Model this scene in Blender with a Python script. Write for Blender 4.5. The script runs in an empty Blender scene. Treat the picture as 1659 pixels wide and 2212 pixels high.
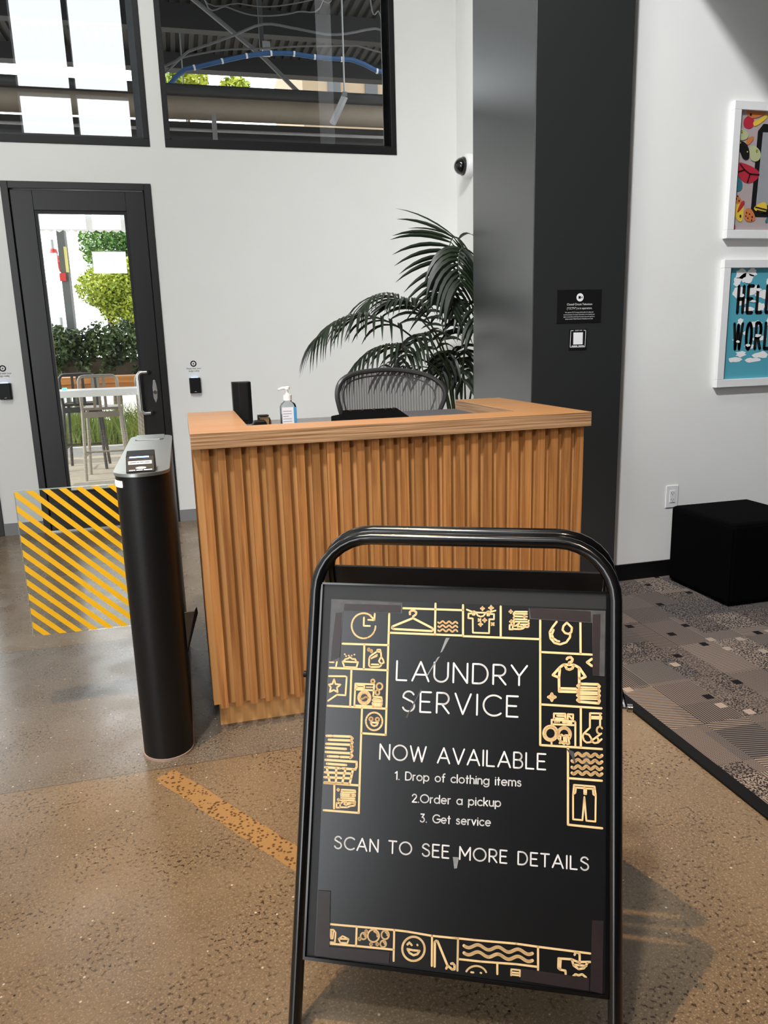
import bpy, math, random
from mathutils import Vector, Matrix
random.seed(7)
PI = math.pi
SC = bpy.context.scene
COL = SC.collection
# ------------------------------------------------------------------ camera
IW, IH, FP = 1659.0, 2212.0, 1640.0
CAM = Vector((0, 0, 1.34))
pt, yw, rl = (math.radians(a) for a in (12.588, 14.5, 1.647))
_f = Vector((math.sin(yw)*math.cos(pt), math.cos(yw)*math.cos(pt), -math.sin(pt)))
_r = Vector((math.cos(yw), -math.sin(yw), 0))
_d = _f.cross(_r)
_r, _d = math.cos(rl)*_r + math.sin(rl)*_d, -math.sin(rl)*_r + math.cos(rl)*_d
cd = bpy.data.cameras.new('camera'); cam = bpy.data.objects.new('camera', cd); COL.objects.link(cam)
cd.sensor_fit = 'HORIZONTAL'; cd.sensor_width = 36; cd.lens = 36*FP/IW; cd.clip_start = .05; cd.clip_end = 200
u_ = -_d; b_ = -_f
cam.matrix_world = Matrix(((_r.x, u_.x, b_.x, CAM.x), (_r.y, u_.y, b_.y, CAM.y), (_r.z, u_.z, b_.z, CAM.z), (0, 0, 0, 1)))
SC.camera = cam
def ray(px, py): return _r*((px-IW/2)/FP) + _d*((py-IH/2)/FP) + _f
def aty(px, py, y): d = ray(px, py); return CAM + d*(y/d.y)
def atz(px, py, z=0.): d = ray(px, py); return CAM + d*((z-CAM.z)/d.z)
def atx(px, py, x): d = ray(px, py); return CAM + d*(x/d.x)
# ------------------------------------------------------------------ world, sun, lamps, exposure
w = bpy.data.worlds.new('world'); SC.world = w; w.use_nodes = True
bg = w.node_tree.nodes['Background']; bg.inputs[0].default_value = (.93, .97, 1, 1); bg.inputs[1].default_value = 6.0
SC.view_settings.view_transform = 'Standard'; SC.view_settings.look = 'None'
SC.view_settings.gamma = 1; SC.view_settings.use_curve_mapping = False
SC.view_settings.exposure = 0.0
def light(name, kind, loc, power, col, target=None, **kw):
    l = bpy.data.lights.new(name, kind); l.energy = power; l.color = col
    for k, v in kw.items(): setattr(l, k, v)
    o = bpy.data.objects.new(name, l); COL.objects.link(o); o.location = loc
    if target is not None:
        o.rotation_euler = (Vector(target)-Vector(loc)).to_track_quat('-Z', 'Y').to_euler()
    return o
light('sun', 'SUN', (-20, 0, 20), 5.0, (1, .93, .8), (-20+7.5, .5, 20-6.6), angle=.01)
light('key_downlight', 'SPOT', (-.73, 1.76, 6.6), 950, (1, .67, .35), (.15, 1.5, 0), spot_size=.75, spot_blend=.8, shadow_soft_size=.04)
light('poster_wall_fill', 'SPOT', (-1.4, -.6, 6.9), 2050, (.98, .985, 1), (2.75, 3.8, .55), spot_size=1.0, spot_blend=1.0, shadow_soft_size=.22)  # added cool spot that brightens the poster wall and desk front
light('back_wall_fill', 'AREA', (-1.7, 1.5, 6.9), 135, (1, .985, .95), (-.9, 6.0, .3), size=1.2)  # added area fill to keep the back wall evenly bright
light('ceiling_lamp_desk', 'SPOT', (.9, 1.75, 6.4), 50, (1, .82, .62), (.8, 3.0, .8), spot_size=1.1, spot_blend=.8, shadow_soft_size=.25)
light('desk_front_fill', 'SPOT', (.45, -1.1, 3.4), 150, (1, .80, .58), (.8, 2.6, .5), spot_size=.6, spot_blend=.7, shadow_soft_size=.12)  # added low frontal fill for the desk slats, not a hanging fixture
# ------------------------------------------------------------------ materials
def N(nt, t, **kw):
    n = nt.nodes.new(t)
    for k, v in kw.items(): setattr(n, k, v)
    return n
def mat(name, col, rough=.5, metal=0., spec=.5, emit=None, es=0., coat=0., noise=0., nscale=30., bump=0., bscale=200., trans=0., alpha=1., stretch=None):
    m = bpy.data.materials.new(name); m.use_nodes = True; nt = m.node_tree; b = nt.nodes['Principled BSDF']
    c = (*col, 1)
    b.inputs['Base Color'].default_value = c; b.inputs['Roughness'].default_value = rough
    b.inputs['Metallic'].default_value = metal; b.inputs['Specular IOR Level'].default_value = spec
    b.inputs['Coat Weight'].default_value = coat; b.inputs['Coat Roughness'].default_value = min(.3, rough); b.inputs['Transmission Weight'].default_value = trans; b.inputs['Alpha'].default_value = alpha
    if emit: b.inputs['Emission Color'].default_value = (*emit, 1); b.inputs['Emission Strength'].default_value = es
    tc = None
    if noise or bump:
        tc = N(nt, 'ShaderNodeTexCoord'); mp = N(nt, 'ShaderNodeMapping'); nt.links.new(tc.outputs['Object'], mp.inputs[0])
        if stretch: mp.inputs['Scale'].default_value = stretch
    if noise:
        n = N(nt, 'ShaderNodeTexNoise'); n.inputs['Scale'].default_value = nscale; n.inputs['Detail'].default_value = 4
        nt.links.new(mp.outputs[0], n.inputs[0])
        mx = N(nt, 'ShaderNodeMix', data_type='RGBA'); mx.inputs[6].default_value = tuple(x*(1-noise) for x in col)+(1,); mx.inputs[7].default_value = tuple(min(1, x*(1+noise)) for x in col)+(1,)
        nt.links.new(n.outputs[0], mx.inputs[0]); nt.links.new(mx.outputs[2], b.inputs['Base Color'])
    if bump:
        n2 = N(nt, 'ShaderNodeTexNoise'); n2.inputs['Scale'].default_value = bscale; nt.links.new(mp.outputs[0], n2.inputs[0])
        bp = N(nt, 'ShaderNodeBump'); bp.inputs['Strength'].default_value = bump; bp.inputs['Distance'].default_value = .002
        nt.links.new(n2.outputs[0], bp.inputs['Height']); nt.links.new(bp.outputs[0], b.inputs['Normal'])
    return m
def M_(nt, op, a, b=None, c=None):
    n = N(nt, 'ShaderNodeMath', operation=op)
    for i, v in enumerate((a, b, c)):
        if v is None: continue
        if isinstance(v, (int, float)): n.inputs[i].default_value = v
        else: nt.links.new(v, n.inputs[i])
    return n.outputs[0]
def MIX(nt, f, a, b):
    n = N(nt, 'ShaderNodeMix', data_type='RGBA')
    for i, v in ((0, f), (6, a), (7, b)):
        if isinstance(v, tuple): n.inputs[i].default_value = (*v, 1)
        elif isinstance(v, (int, float)): n.inputs[i].default_value = v
        else: nt.links.new(v, n.inputs[i])
    return n.outputs[2]
def RAMP(nt, f, a, b, c0=0., c1=1.):
    n = N(nt, 'ShaderNodeMapRange'); n.inputs[1].default_value = a; n.inputs[2].default_value = b; n.inputs[3].default_value = c0; n.inputs[4].default_value = c1
    nt.links.new(f, n.inputs[0]); return n.outputs[0]
def wood(name, c0, c1, axis=2, rough=.42, scale=1., ply=False):
    m = bpy.data.materials.new(name); m.use_nodes = True; nt = m.node_tree; b = nt.nodes['Principled BSDF']
    g = N(nt, 'ShaderNodeNewGeometry'); oi = N(nt, 'ShaderNodeObjectInfo')
    mp = N(nt, 'ShaderNodeMapping'); s = [60*scale]*3; s[axis] = 2.2*scale; mp.inputs['Scale'].default_value = s
    nt.links.new(g.outputs['Position'], mp.inputs[0])
    off = N(nt, 'ShaderNodeCombineXYZ')
    for i in range(3): nt.links.new(M_(nt, 'MULTIPLY', oi.outputs['Random'], 37.+i), off.inputs[i])
    nt.links.new(off.outputs[0], mp.inputs['Location'])
    n = N(nt, 'ShaderNodeTexNoise'); n.inputs['Scale'].default_value = 1; n.inputs['Detail'].default_value = 5; n.inputs['Distortion'].default_value = .6; nt.links.new(mp.outputs[0], n.inputs[0])
    f = RAMP(nt, n.outputs[0], .32, .68)
    col = MIX(nt, f, c0, c1)
    tone = RAMP(nt, oi.outputs['Random'], 0, 1, .78, 1.16)
    hsv = N(nt, 'ShaderNodeHueSaturation'); nt.links.new(col, hsv.inputs['Color']); nt.links.new(tone, hsv.inputs['Value'])
    col = hsv.outputs[0]
    if ply:
        sx = N(nt, 'ShaderNodeSeparateXYZ'); nt.links.new(g.outputs['Position'], sx.inputs[0])
        mp2 = N(nt, 'ShaderNodeMapping'); mp2.inputs['Scale'].default_value = (3, 3, 260); nt.links.new(g.outputs['Position'], mp2.inputs[0])
        n3 = N(nt, 'ShaderNodeTexNoise'); n3.inputs['Scale'].default_value = 1; n3.inputs['Detail'].default_value = 2; nt.links.new(mp2.outputs[0], n3.inputs[0])
        sn = N(nt, 'ShaderNodeSeparateXYZ'); nt.links.new(g.outputs['Normal'], sn.inputs[0])
        edge = M_(nt, 'LESS_THAN', M_(nt, 'ABSOLUTE', sn.outputs[2]), .5)
        col = MIX(nt, M_(nt, 'MULTIPLY', edge, .9), col, MIX(nt, RAMP(nt, n3.outputs[0], .3, .68), (.16, .08, .036), (.52, .33, .19)))
    nt.links.new(col, b.inputs['Base Color']); b.inputs['Roughness'].default_value = rough; b.inputs['Specular IOR Level'].default_value = .4
    bp = N(nt, 'ShaderNodeBump'); bp.inputs['Strength'].default_value = .15; bp.inputs['Distance'].default_value = .001; nt.links.new(n.outputs[0], bp.inputs['Height']); nt.links.new(bp.outputs[0], b.inputs['Normal'])
    return m
def glassmat(name, tint=(1, 1, 1), ior=2.6, rough=0.):
    m = bpy.data.materials.new(name); m.use_nodes = True; nt = m.node_tree
    for n in list(nt.nodes): nt.nodes.remove(n)
    o = N(nt, 'ShaderNodeOutputMaterial'); t = N(nt, 'ShaderNodeBsdfTransparent'); t.inputs[0].default_value = (*tint, 1)
    g = N(nt, 'ShaderNodeBsdfGlossy'); g.inputs['Roughness'].default_value = rough
    f = N(nt, 'ShaderNodeFresnel'); f.inputs[0].default_value = ior; mx = N(nt, 'ShaderNodeMixShader')
    nt.links.new(f.outputs[0], mx.inputs[0]); nt.links.new(t.outputs[0], mx.inputs[1]); nt.links.new(g.outputs[0], mx.inputs[2]); nt.links.new(mx.outputs[0], o.inputs[0])
    return m
def concrete():
    m = bpy.data.materials.new('polished concrete'); m.use_nodes = True; nt = m.node_tree; b = nt.nodes['Principled BSDF']
    g = N(nt, 'ShaderNodeNewGeometry'); P = g.outputs['Position']; sx = N(nt, 'ShaderNodeSeparateXYZ'); nt.links.new(P, sx.inputs[0]); X, Y = sx.outputs[0], sx.outputs[1]
    def nz(s, d=3, dist=0.):
        n = N(nt, 'ShaderNodeTexNoise'); n.inputs['Scale'].default_value = s; n.inputs['Detail'].default_value = d; n.inputs['Distortion'].default_value = dist; nt.links.new(P, n.inputs[0]); return n.outputs[0]
    def vor(s, out='Distance', rnd=1.):
        n = N(nt, 'ShaderNodeTexVoronoi'); n.inputs['Scale'].default_value = s; n.inputs['Randomness'].default_value = rnd; nt.links.new(P, n.inputs[0]); return n.outputs[out]
    cloud = RAMP(nt, nz(2.2, 6, .5), .3, .7)
    base = MIX(nt, cloud, (.165, .113, .066), (.235, .168, .102))
    strip = M_(nt, 'MULTIPLY', M_(nt, 'GREATER_THAN', Y, 2.362), M_(nt, 'LESS_THAN', Y, 3.60))
    base = MIX(nt, M_(nt, 'MULTIPLY', strip, .85), base, MIX(nt, cloud, (.120, .103, .087), (.160, .138, .116)))
    # diagonal terrazzo filled trench
    ax, ay, bx, by = -.155, 2.325, .36, 1.53
    L = math.hypot(bx-ax, by-ay); dx, dy = (bx-ax)/L, (by-ay)/L
    al = M_(nt, 'ADD', M_(nt, 'MULTIPLY', M_(nt, 'SUBTRACT', X, ax), dx), M_(nt, 'MULTIPLY', M_(nt, 'SUBTRACT', Y, ay), dy))
    ac = M_(nt, 'ADD', M_(nt, 'MULTIPLY', M_(nt, 'SUBTRACT', X, ax), -dy), M_(nt, 'MULTIPLY', M_(nt, 'SUBTRACT', Y, ay), dx))
    wob = M_(nt, 'MULTIPLY', M_(nt, 'SUBTRACT', nz(9, 2), .5), .012)
    band = M_(nt, 'MULTIPLY', M_(nt, 'LESS_THAN', M_(nt, 'ABSOLUTE', M_(nt, 'ADD', ac, wob)), .036), M_(nt, 'MULTIPLY', M_(nt, 'GREATER_THAN', al, 0.), M_(nt, 'LESS_THAN', al, L)))
    peb = RAMP(nt, vor(85), .30, .46, 1, 0); pr = vor(85, 'Color')
    bandc = MIX(nt, M_(nt, 'MULTIPLY', peb, M_(nt, 'GREATER_THAN', M_(nt, 'MULTIPLY', pr, 1.), .3)), (.36, .205, .08), (.11, .055, .022))
    # aggregate
    fine = nz(210, 2); spk = nz(105, 2)
    clus = RAMP(nt, nz(5, 3), .42, .6)
    base = MIX(nt, M_(nt, 'MULTIPLY', RAMP(nt, fine, .54, .62), .75), base, (.37, .27, .165))
    base = MIX(nt, M_(nt, 'MULTIPLY', RAMP(nt, spk, .575, .63), M_(nt, 'ADD', M_(nt, 'MULTIPLY', clus, .6), .35)), base, (.045, .028, .016))
    wd = vor(42); wc = N(nt, 'ShaderNodeSeparateColor'); nt.links.new(vor(42, 'Color'), wc.inputs[0])
    base = MIX(nt, M_(nt, 'MULTIPLY', M_(nt, 'LESS_THAN', wd, .12), M_(nt, 'GREATER_THAN', wc.outputs[0], .80)), base, (.60, .52, .40))
    base = MIX(nt, M_(nt, 'MULTIPLY', M_(nt, 'LESS_THAN', wd, .13), M_(nt, 'LESS_THAN', wc.outputs[1], .10)), base, (.02, .014, .01))
    base = MIX(nt, band, base, bandc)
    # saw-cut joints
    j1 = M_(nt, 'LESS_THAN', M_(nt, 'ABSOLUTE', M_(nt, 'SUBTRACT', Y, 2.362)), .0022)
    j2 = M_(nt, 'LESS_THAN', M_(nt, 'ABSOLUTE', M_(nt, 'SUBTRACT', Y, 3.60)), .002)
    base = MIX(nt, M_(nt, 'MULTIPLY', M_(nt, 'MAXIMUM', j1, j2), .75), base, (.06, .045, .03))
    nt.links.new(base, b.inputs['Base Color'])
    nt.links.new(RAMP(nt, nz(6, 1), .3, .7, .22, .32), b.inputs['Roughness']); b.inputs['Specular IOR Level'].default_value = .55
    return m
def carpetmat():
    m = bpy.data.materials.new('patterned carpet'); m.use_nodes = True; nt = m.node_tree; b = nt.nodes['Principled BSDF']
    g = N(nt, 'ShaderNodeNewGeometry'); P = g.outputs['Position']; sx = N(nt, 'ShaderNodeSeparateXYZ'); nt.links.new(P, sx.inputs[0]); X, Y = sx.outputs[0], sx.outputs[1]
    def cell(cw, ch, ox, oy):
        a = M_(nt, 'FLOOR', M_(nt, 'DIVIDE', M_(nt, 'ADD', X, ox), cw)); c = M_(nt, 'FLOOR', M_(nt, 'DIVIDE', M_(nt, 'ADD', Y, oy), ch))
        v = N(nt, 'ShaderNodeCombineXYZ'); nt.links.new(a, v.inputs[0]); nt.links.new(c, v.inputs[1])
        wn = N(nt, 'ShaderNodeTexWhiteNoise', noise_dimensions='2D'); nt.links.new(v.outputs[0], wn.inputs[0])
        s = N(nt, 'ShaderNodeSeparateColor'); nt.links.new(wn.outputs['Color'], s.inputs[0]); return wn.outputs['Value'], s
    def stripes(vx, vy, per, duty):
        t = M_(nt, 'ADD', M_(nt, 'MULTIPLY', X, vx/per), M_(nt, 'MULTIPLY', Y, vy/per)); return M_(nt, 'LESS_THAN', M_(nt, 'FRACT', t), duty)
    r1, s1 = cell(.17, .31, .03, .1); r2, s2 = cell(.29, .19, .11, .07)
    n = N(nt, 'ShaderNodeTexNoise'); n.inputs['Scale'].default_value = 150; nt.links.new(P, n.inputs[0]); tw = M_(nt, 'GREATER_THAN', n.outputs[0], .5)
    dots = M_(nt, 'MULTIPLY', stripes(1, 0, .007, .5), stripes(0, 1, .008, .6))
    pat = stripes(.2, 1, .0125, .5)
    pat = MIX(nt, M_(nt, 'GREATER_THAN', r1, .28), pat, tw)
    pat = MIX(nt, M_(nt, 'GREATER_THAN', r1, .48), pat, dots)
    pat = MIX(nt, M_(nt, 'GREATER_THAN', r1, .62), pat, stripes(.7, .7, .011, .5))
    pat = MIX(nt, M_(nt, 'GREATER_THAN', r1, .78), pat, stripes(1, 0, .010, .45))
    pat = MIX(nt, M_(nt, 'GREATER_THAN', r2, .72), pat, tw)
    # blur of thread
    lightc = MIX(nt, M_(nt, 'GREATER_THAN', s1.outputs[1], .68), (.185, .15, .13), (.30, .24, .195))
    lightc = MIX(nt, M_(nt, 'GREATER_THAN', s2.outputs[2], .8), lightc, (.15, .132, .122))
    darkc = MIX(nt, M_(nt, 'GREATER_THAN', s2.outputs[0], .6), (.065, .052, .05), (.03, .026, .028))
    col = MIX(nt, pat, lightc, darkc)
    r3, s3 = cell(.062, .036, .0, .01)
    fx = M_(nt, 'FRACT', M_(nt, 'DIVIDE', X, .062)); inn = M_(nt, 'LESS_THAN', fx, .55)
    col = MIX(nt, M_(nt, 'MULTIPLY', inn, M_(nt, 'GREATER_THAN', r3, .978)), col, (.36, .29, .24))
    col = MIX(nt, M_(nt, 'MULTIPLY', inn, M_(nt, 'LESS_THAN', r3, .018)), col, (.012, .01, .011))
    nt.links.new(col, b.inputs['Base Color']); b.inputs['Roughness'].default_value = .95; b.inputs['Specular IOR Level'].default_value = .1
    bp = N(nt, 'ShaderNodeBump'); bp.inputs['Strength'].default_value = .5; bp.inputs['Distance'].default_value = .003; nt.links.new(n.outputs[0], bp.inputs['Height']); nt.links.new(bp.outputs[0], b.inputs['Normal'])
    return m
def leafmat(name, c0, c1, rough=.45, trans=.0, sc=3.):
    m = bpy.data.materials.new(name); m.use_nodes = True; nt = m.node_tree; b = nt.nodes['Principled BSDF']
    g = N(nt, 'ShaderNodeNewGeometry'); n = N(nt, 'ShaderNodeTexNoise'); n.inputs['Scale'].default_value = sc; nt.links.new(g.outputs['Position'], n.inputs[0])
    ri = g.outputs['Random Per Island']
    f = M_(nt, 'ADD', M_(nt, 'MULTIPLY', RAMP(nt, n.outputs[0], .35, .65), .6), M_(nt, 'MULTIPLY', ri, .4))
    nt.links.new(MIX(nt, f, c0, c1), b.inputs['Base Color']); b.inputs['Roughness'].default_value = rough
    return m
MT = dict(
    wall=mat('white wall paint', (.80, .80, .775), .6, noise=.02, nscale=4, bump=.05, bscale=400),
    rearwall=mat('charcoal painted wall', (.035, .036, .038), .8, noise=.1, nscale=3),
    ceil=mat('ceiling paint', (.55, .55, .54), .8, noise=.03),
    base_grey=mat('grey rubber base', (.22, .22, .225), .5, noise=.05),
    base_black=mat('black rubber base', (.003, .003, .0035), .5, spec=.25, noise=.1),
    column=mat('charcoal column paint', (.023, .0245, .024), .32, spec=.9, coat=.6, noise=.06, nscale=300),
    blackmetal=mat('black powder coat', (.0040, .0040, .0045), .46, spec=.35, noise=.1),
    bronze=mat('dark bronze anodised metal', (.016, .0145, .014), .36, metal=.3, noise=.25, nscale=6, stretch=(1, 1, .15)),
    gloss=mat('black gloss tube paint', (.0035, .0035, .004), .16, noise=.1, nscale=60, coat=.4),
    matteblack=mat('matt black plastic', (.004, .004, .0045), .5, spec=.25, noise=.1),
    fabric=mat('black upholstery', (.0022, .0022, .0025), .9, spec=.03, noise=.2, nscale=300, bump=.2, bscale=500),
    steel=mat('brushed stainless steel', (.62, .62, .60), .28, metal=1, noise=.08, nscale=80, stretch=(1, .05, 1)),
    lid=mat('satin steel lid', (.40, .41, .40), .35, metal=.85, noise=.08, nscale=60),
    chrome=mat('polished steel', (.75, .73, .70), .15, metal=1, noise=.03),
    oak=wood('oak slat', (.26, .100, .028), (.49, .225, .073)),
    oaktop=wood('oak veneer top', (.35, .165, .060), (.45, .23, .092), axis=0, rough=.35, ply=True),
    oakin=wood('oak panel', (.50, .25, .085), (.66, .36, .14)),
    barwood=wood('cedar bar plank', (.45, .17, .045), (.62, .28, .09), axis=0, scale=.6),
    yellow=mat('yellow vinyl stripe', (.95, .50, .005), .4, noise=.03),
    glass=glassmat('window glass', (.93, .95, .94), 2.7),
    gateglass=glassmat('gate acrylic', (.93, .95, .94), 1.35),
    bottle=glassmat('clear bottle plastic', (.85, .88, .9), 1.5),
    white=mat('white plastic', (.8, .8, .8), .35, noise=.02),
    paper=mat('white paper', (.82, .82, .82), .6, noise=.02),
    frame=mat('white frame lacquer', (.78, .78, .78), .4, noise=.02),
    sheet=mat('black poster under clear film', (.006, .0063, .007), .28, noise=.3, nscale=8, coat=.25),
    board=mat('chalk black board', (.007, .0073, .0085), .5, noise=.35, nscale=18, stretch=(1, 1, .2)),
    tape=mat('dark hook tape', (.022, .014, .015), .4, noise=.3, nscale=40),
    film=mat('milky film', (.30, .31, .32), .3, noise=.3, nscale=60),
    tapeclear=mat('scuffed clear tape', (.07, .07, .072), .4, noise=.5, nscale=60),
    gold=mat('gold print', (.93, .66, .33), .6, noise=.03),
    ink=mat('white print', (.85, .85, .85), .6, noise=.02),
    black=mat('black print', (.008, .008, .009), .5, noise=.05),
    signblack=mat('black sign vinyl', (.003, .003, .003), .5, noise=.1),
    blueled=mat('blue status light', (.02, .1, .6), .3, emit=(.08, .3, 1), es=6, noise=.02),
    paleled=mat('pale blue status light', (.4, .5, .9), .3, emit=(.5, .65, 1), es=1.2, noise=.02),
    whiteled=mat('white status light', (1, .9, .9), .3, emit=(1, .86, .86), es=7, noise=.02),
    greenled=mat('green status light', (.1, .9, .4), .3, emit=(.1, 1, .45), es=2, noise=.02),
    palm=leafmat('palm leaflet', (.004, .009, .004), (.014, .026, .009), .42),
    stem=mat('palm stem', (.03, .045, .015), .5, noise=.3),
    soil=mat('potting soil', (.03, .02, .015), .95, noise=.4),
    potgrey=mat('grey planter', (.10, .10, .10), .6, noise=.1),
    meshback=None, grey=mat('grey laminate', (.21, .20, .195), .45, noise=.05),
    chairframe=mat('graphite plastic', (.032, .031, .030), .4, noise=.1),
    blue=mat('blue label', (.05, .25, .48), .5, noise=.05), label=mat('printed label', (.72, .72, .78), .5, noise=.03),
    amber=mat('clear amber tape roll', (.35, .22, .12), .3, noise=.1), purple=mat('purple card', (.16, .12, .3), .5, noise=.1),
    patio=mat('patio paving', (.36, .32, .26), .5, noise=.15, nscale=3),
    deck=mat('dark steel decking', (.003, .0033, .0036), .8, noise=.2),
    duct=mat('beige duct wrap', (.30, .25, .20), .5, noise=.06), darkpipe=mat('dark steel pipe', (.03, .03, .032), .45, noise=.15),
    galv=mat('galvanised steel', (.32, .32, .33), .4, metal=.6, noise=.15), cablegrey=mat('grey cable', (.10, .10, .105), .5, noise=.1),
    cableblue=mat('blue cable', (.03, .10, .26), .5, noise=.1), tan=mat('tan stucco', (.20, .145, .09), .8, noise=.08),
    alu=mat('brushed aluminium', (.30, .27, .23), .42, metal=.55, noise=.1), darkalu=mat('dark anodised aluminium', (.05, .05, .05), .4, metal=.5, noise=.1),
    leafsun=leafmat('sunlit leaves', (.10, .20, .02), (.42, .44, .03), .5, sc=1.2), leafgreen=leafmat('green leaves', (.03, .11, .02), (.16, .27, .04), .5, sc=1.5),
    leafvine=leafmat('dark vine leaves', (.006, .022, .012), (.13, .19, .06), .35, sc=3.), leafgrass=leafmat('ornamental grass', (.08, .15, .025), (.30, .38, .09), .6),
    leafblue=leafmat('blue green needles', (.05, .10, .09), (.16, .24, .22), .5), bark=mat('bark', (.08, .06, .04), .9, noise=.3),
    concrete2=mat('pale kerb concrete', (.45, .47, .48), .7, noise=.06), awning=mat('white awning fabric', (.85, .85, .82), .8, noise=.02), red=mat('red enamel', (.62, .05, .04), .4, noise=.05),
    yellowflat=mat('pale yellow banner', (.75, .68, .25), .6, noise=.05), teal=mat('teal paint', (.10, .50, .55), .6, noise=.1), post=mat('grey steel post', (.12, .13, .13), .5, noise=.05),
)
FLOOR = concrete(); CARPET = carpetmat()
def meshback():
    m = bpy.data.materials.new('chair mesh'); m.use_nodes = True; nt = m.node_tree; b = nt.nodes['Principled BSDF']
    g = N(nt, 'ShaderNodeTexCoord'); sx = N(nt, 'ShaderNodeSeparateXYZ'); nt.links.new(g.outputs['Object'], sx.inputs[0])
    f = M_(nt, 'FRACT', M_(nt, 'MULTIPLY', sx.outputs[0], 75.)); st = RAMP(nt, M_(nt, 'ABSOLUTE', M_(nt, 'SUBTRACT', f, .5)), 0, .5)
    nt.links.new(MIX(nt, st, (.10, .095, .09), (.04, .038, .036)), b.inputs['Base Color']); b.inputs['Roughness'].default_value = .6
    nt.links.new(RAMP(nt, st, 0, 1, .62, .86), b.inputs['Alpha'])
    return m
MT['meshback'] = meshback()
# ------------------------------------------------------------------ builders
ORG = {}
class MB:
    def __init__(s): s.v = []; s.f = []
    def add(s, vs, fs):
        k = len(s.v); s.v += [tuple(v) for v in vs]; s.f += [tuple(i+k for i in f) for f in fs]; return s
    def box(s, x0, x1, y0, y1, z0, z1):
        return s.add([(x, y, z) for z in (z0, z1) for y in (y0, y1) for x in (x0, x1)], [(0, 2, 3, 1), (4, 5, 7, 6), (0, 1, 5, 4), (2, 6, 7, 3), (0, 4, 6, 2), (1, 3, 7, 5)])
    def hexa(s, p): return s.add(p, [(0, 3, 2, 1), (4, 5, 6, 7), (0, 1, 5, 4), (1, 2, 6, 5), (2, 3, 7, 6), (3, 0, 4, 7)])
    def prism(s, poly, off):
        n = len(poly); a = [Vector(p) for p in poly]; b = [p+Vector(off) for p in a]
        return s.add(a+b, [tuple(range(n))[::-1], tuple(range(n, 2*n))]+[(i, (i+1) % n, (i+1) % n+n, i+n) for i in range(n)])
    def tube(s, path, r, k=10, close=False, caps=True):
        P = [Vector(p) for p in path]; n = len(P); R = r if isinstance(r, (list, tuple)) else [r]*n
        up = None; rings = []
        for i in range(n):
            a = P[i-1] if (i > 0 or close) else P[i]; c = P[(i+1) % n] if (i < n-1 or close) else P[i]
            t = (c-a).normalized()
            if up is None:
                up = Vector((0, 0, 1)) if abs(t.z) < .9 else Vector((1, 0, 0))
            up = (up-t*up.dot(t)); up = up.normalized() if up.length > 1e-6 else t.orthogonal().normalized()
            si = t.cross(up)
            rings.append([P[i]+(up*math.cos(2*PI*j/k)+si*math.sin(2*PI*j/k))*R[i] for j in range(k)])
        vs = [v for g in rings for v in g]; fs = []
        for i in range(n if close else n-1):
            i2 = (i+1) % n
            fs += [(i*k+j, i*k+(j+1) % k, i2*k+(j+1) % k, i2*k+j) for j in range(k)]
        if caps and not close: fs += [tuple(range(k))[::-1], tuple((n-1)*k+j for j in range(k))]
        return s.add(vs, fs)
    def lathe(s, c, prof, k=24, axis=(0, 0, 1)):
        A = Vector(axis).normalized(); B = A.orthogonal().normalized(); D = A.cross(B); c = Vector(c)
        vs = [c+A*h+(B*math.cos(2*PI*j/k)+D*math.sin(2*PI*j/k))*max(r, 1e-5) for r, h in prof for j in range(k)]
        n = len(prof)
        fs = [(i*k+j, i*k+(j+1) % k, (i+1)*k+(j+1) % k, (i+1)*k+j) for i in range(n-1) for j in range(k)]
        fs += [tuple(range(k))[::-1], tuple((n-1)*k+j for j in range(k))]
        return s.add(vs, fs)
    def build(s, name, m, parent=None, smooth=False, bevel=0., org=None):
        o0 = Vector(org) if org is not None else (ORG.get(parent, Vector((0, 0, 0))) if parent else Vector((0, 0, 0)))
        me = bpy.data.meshes.new(name); me.from_pydata([tuple(Vector(v)-o0) for v in s.v], [], s.f); me.update()
        me.materials.append(m)
        if smooth:
            for p in me.polygons: p.use_smooth = True
        o = bpy.data.objects.new(name, me); COL.objects.link(o)
        if parent: o.parent = parent; ORG[o] = o0
        else: o.location = o0; ORG[o] = o0
        if smooth and not bevel:
            try: me.set_sharp_from_angle(angle=.7)
            except Exception: pass
        if bevel:
            bm = o.modifiers.new('bevel', 'BEVEL'); bm.width = bevel; bm.segments = 2; bm.limit_method = 'ANGLE'
        return o
def tag(o, label, cat, group=None, kind=None):
    o['label'] = label; o['category'] = cat
    if group: o['group'] = group
    if kind: o['kind'] = kind
    return o
def struct(o, label, cat='setting'):
    o['label'] = label; o['category'] = cat; o['kind'] = 'structure'; return o
def thing(name, label, cat, loc, group=None):
    o = bpy.data.objects.new(name, None); COL.objects.link(o); o.location = loc; o.empty_display_size = .05; ORG[o] = Vector(loc)
    return tag(o, label, cat, group)
def box(name, m, parent, x0, x1, y0, y1, z0, z1, bevel=0.): return MB().box(x0, x1, y0, y1, z0, z1).build(name, m, parent, bevel=bevel)
def copy_tree(o, loc):
    c = o.copy(); COL.objects.link(c); c.location = loc
    for ch in list(o.children):
        d = ch.copy(); COL.objects.link(d); d.parent = c
        for g in list(ch.children):
            e = g.copy(); COL.objects.link(e); e.parent = d
    return c
def wall_holes(mb, x0, x1, z0, z1, y0, y1, holes):
    xs = sorted({x0, x1, *[v for h in holes for v in h[:2]]}); zs = sorted({z0, z1, *[v for h in holes for v in h[2:]]})
    xs = [x for x in xs if x0 <= x <= x1]; zs = [z for z in zs if z0 <= z <= z1]
    for a, b in zip(xs, xs[1:]):
        for c, d in zip(zs, zs[1:]):
            mx, mz = (a+b)/2, (c+d)/2
            if not any(h[0] < mx < h[1] and h[2] < mz < h[3] for h in holes): mb.box(a, b, y0, y1, c, d)
    return mb
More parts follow.
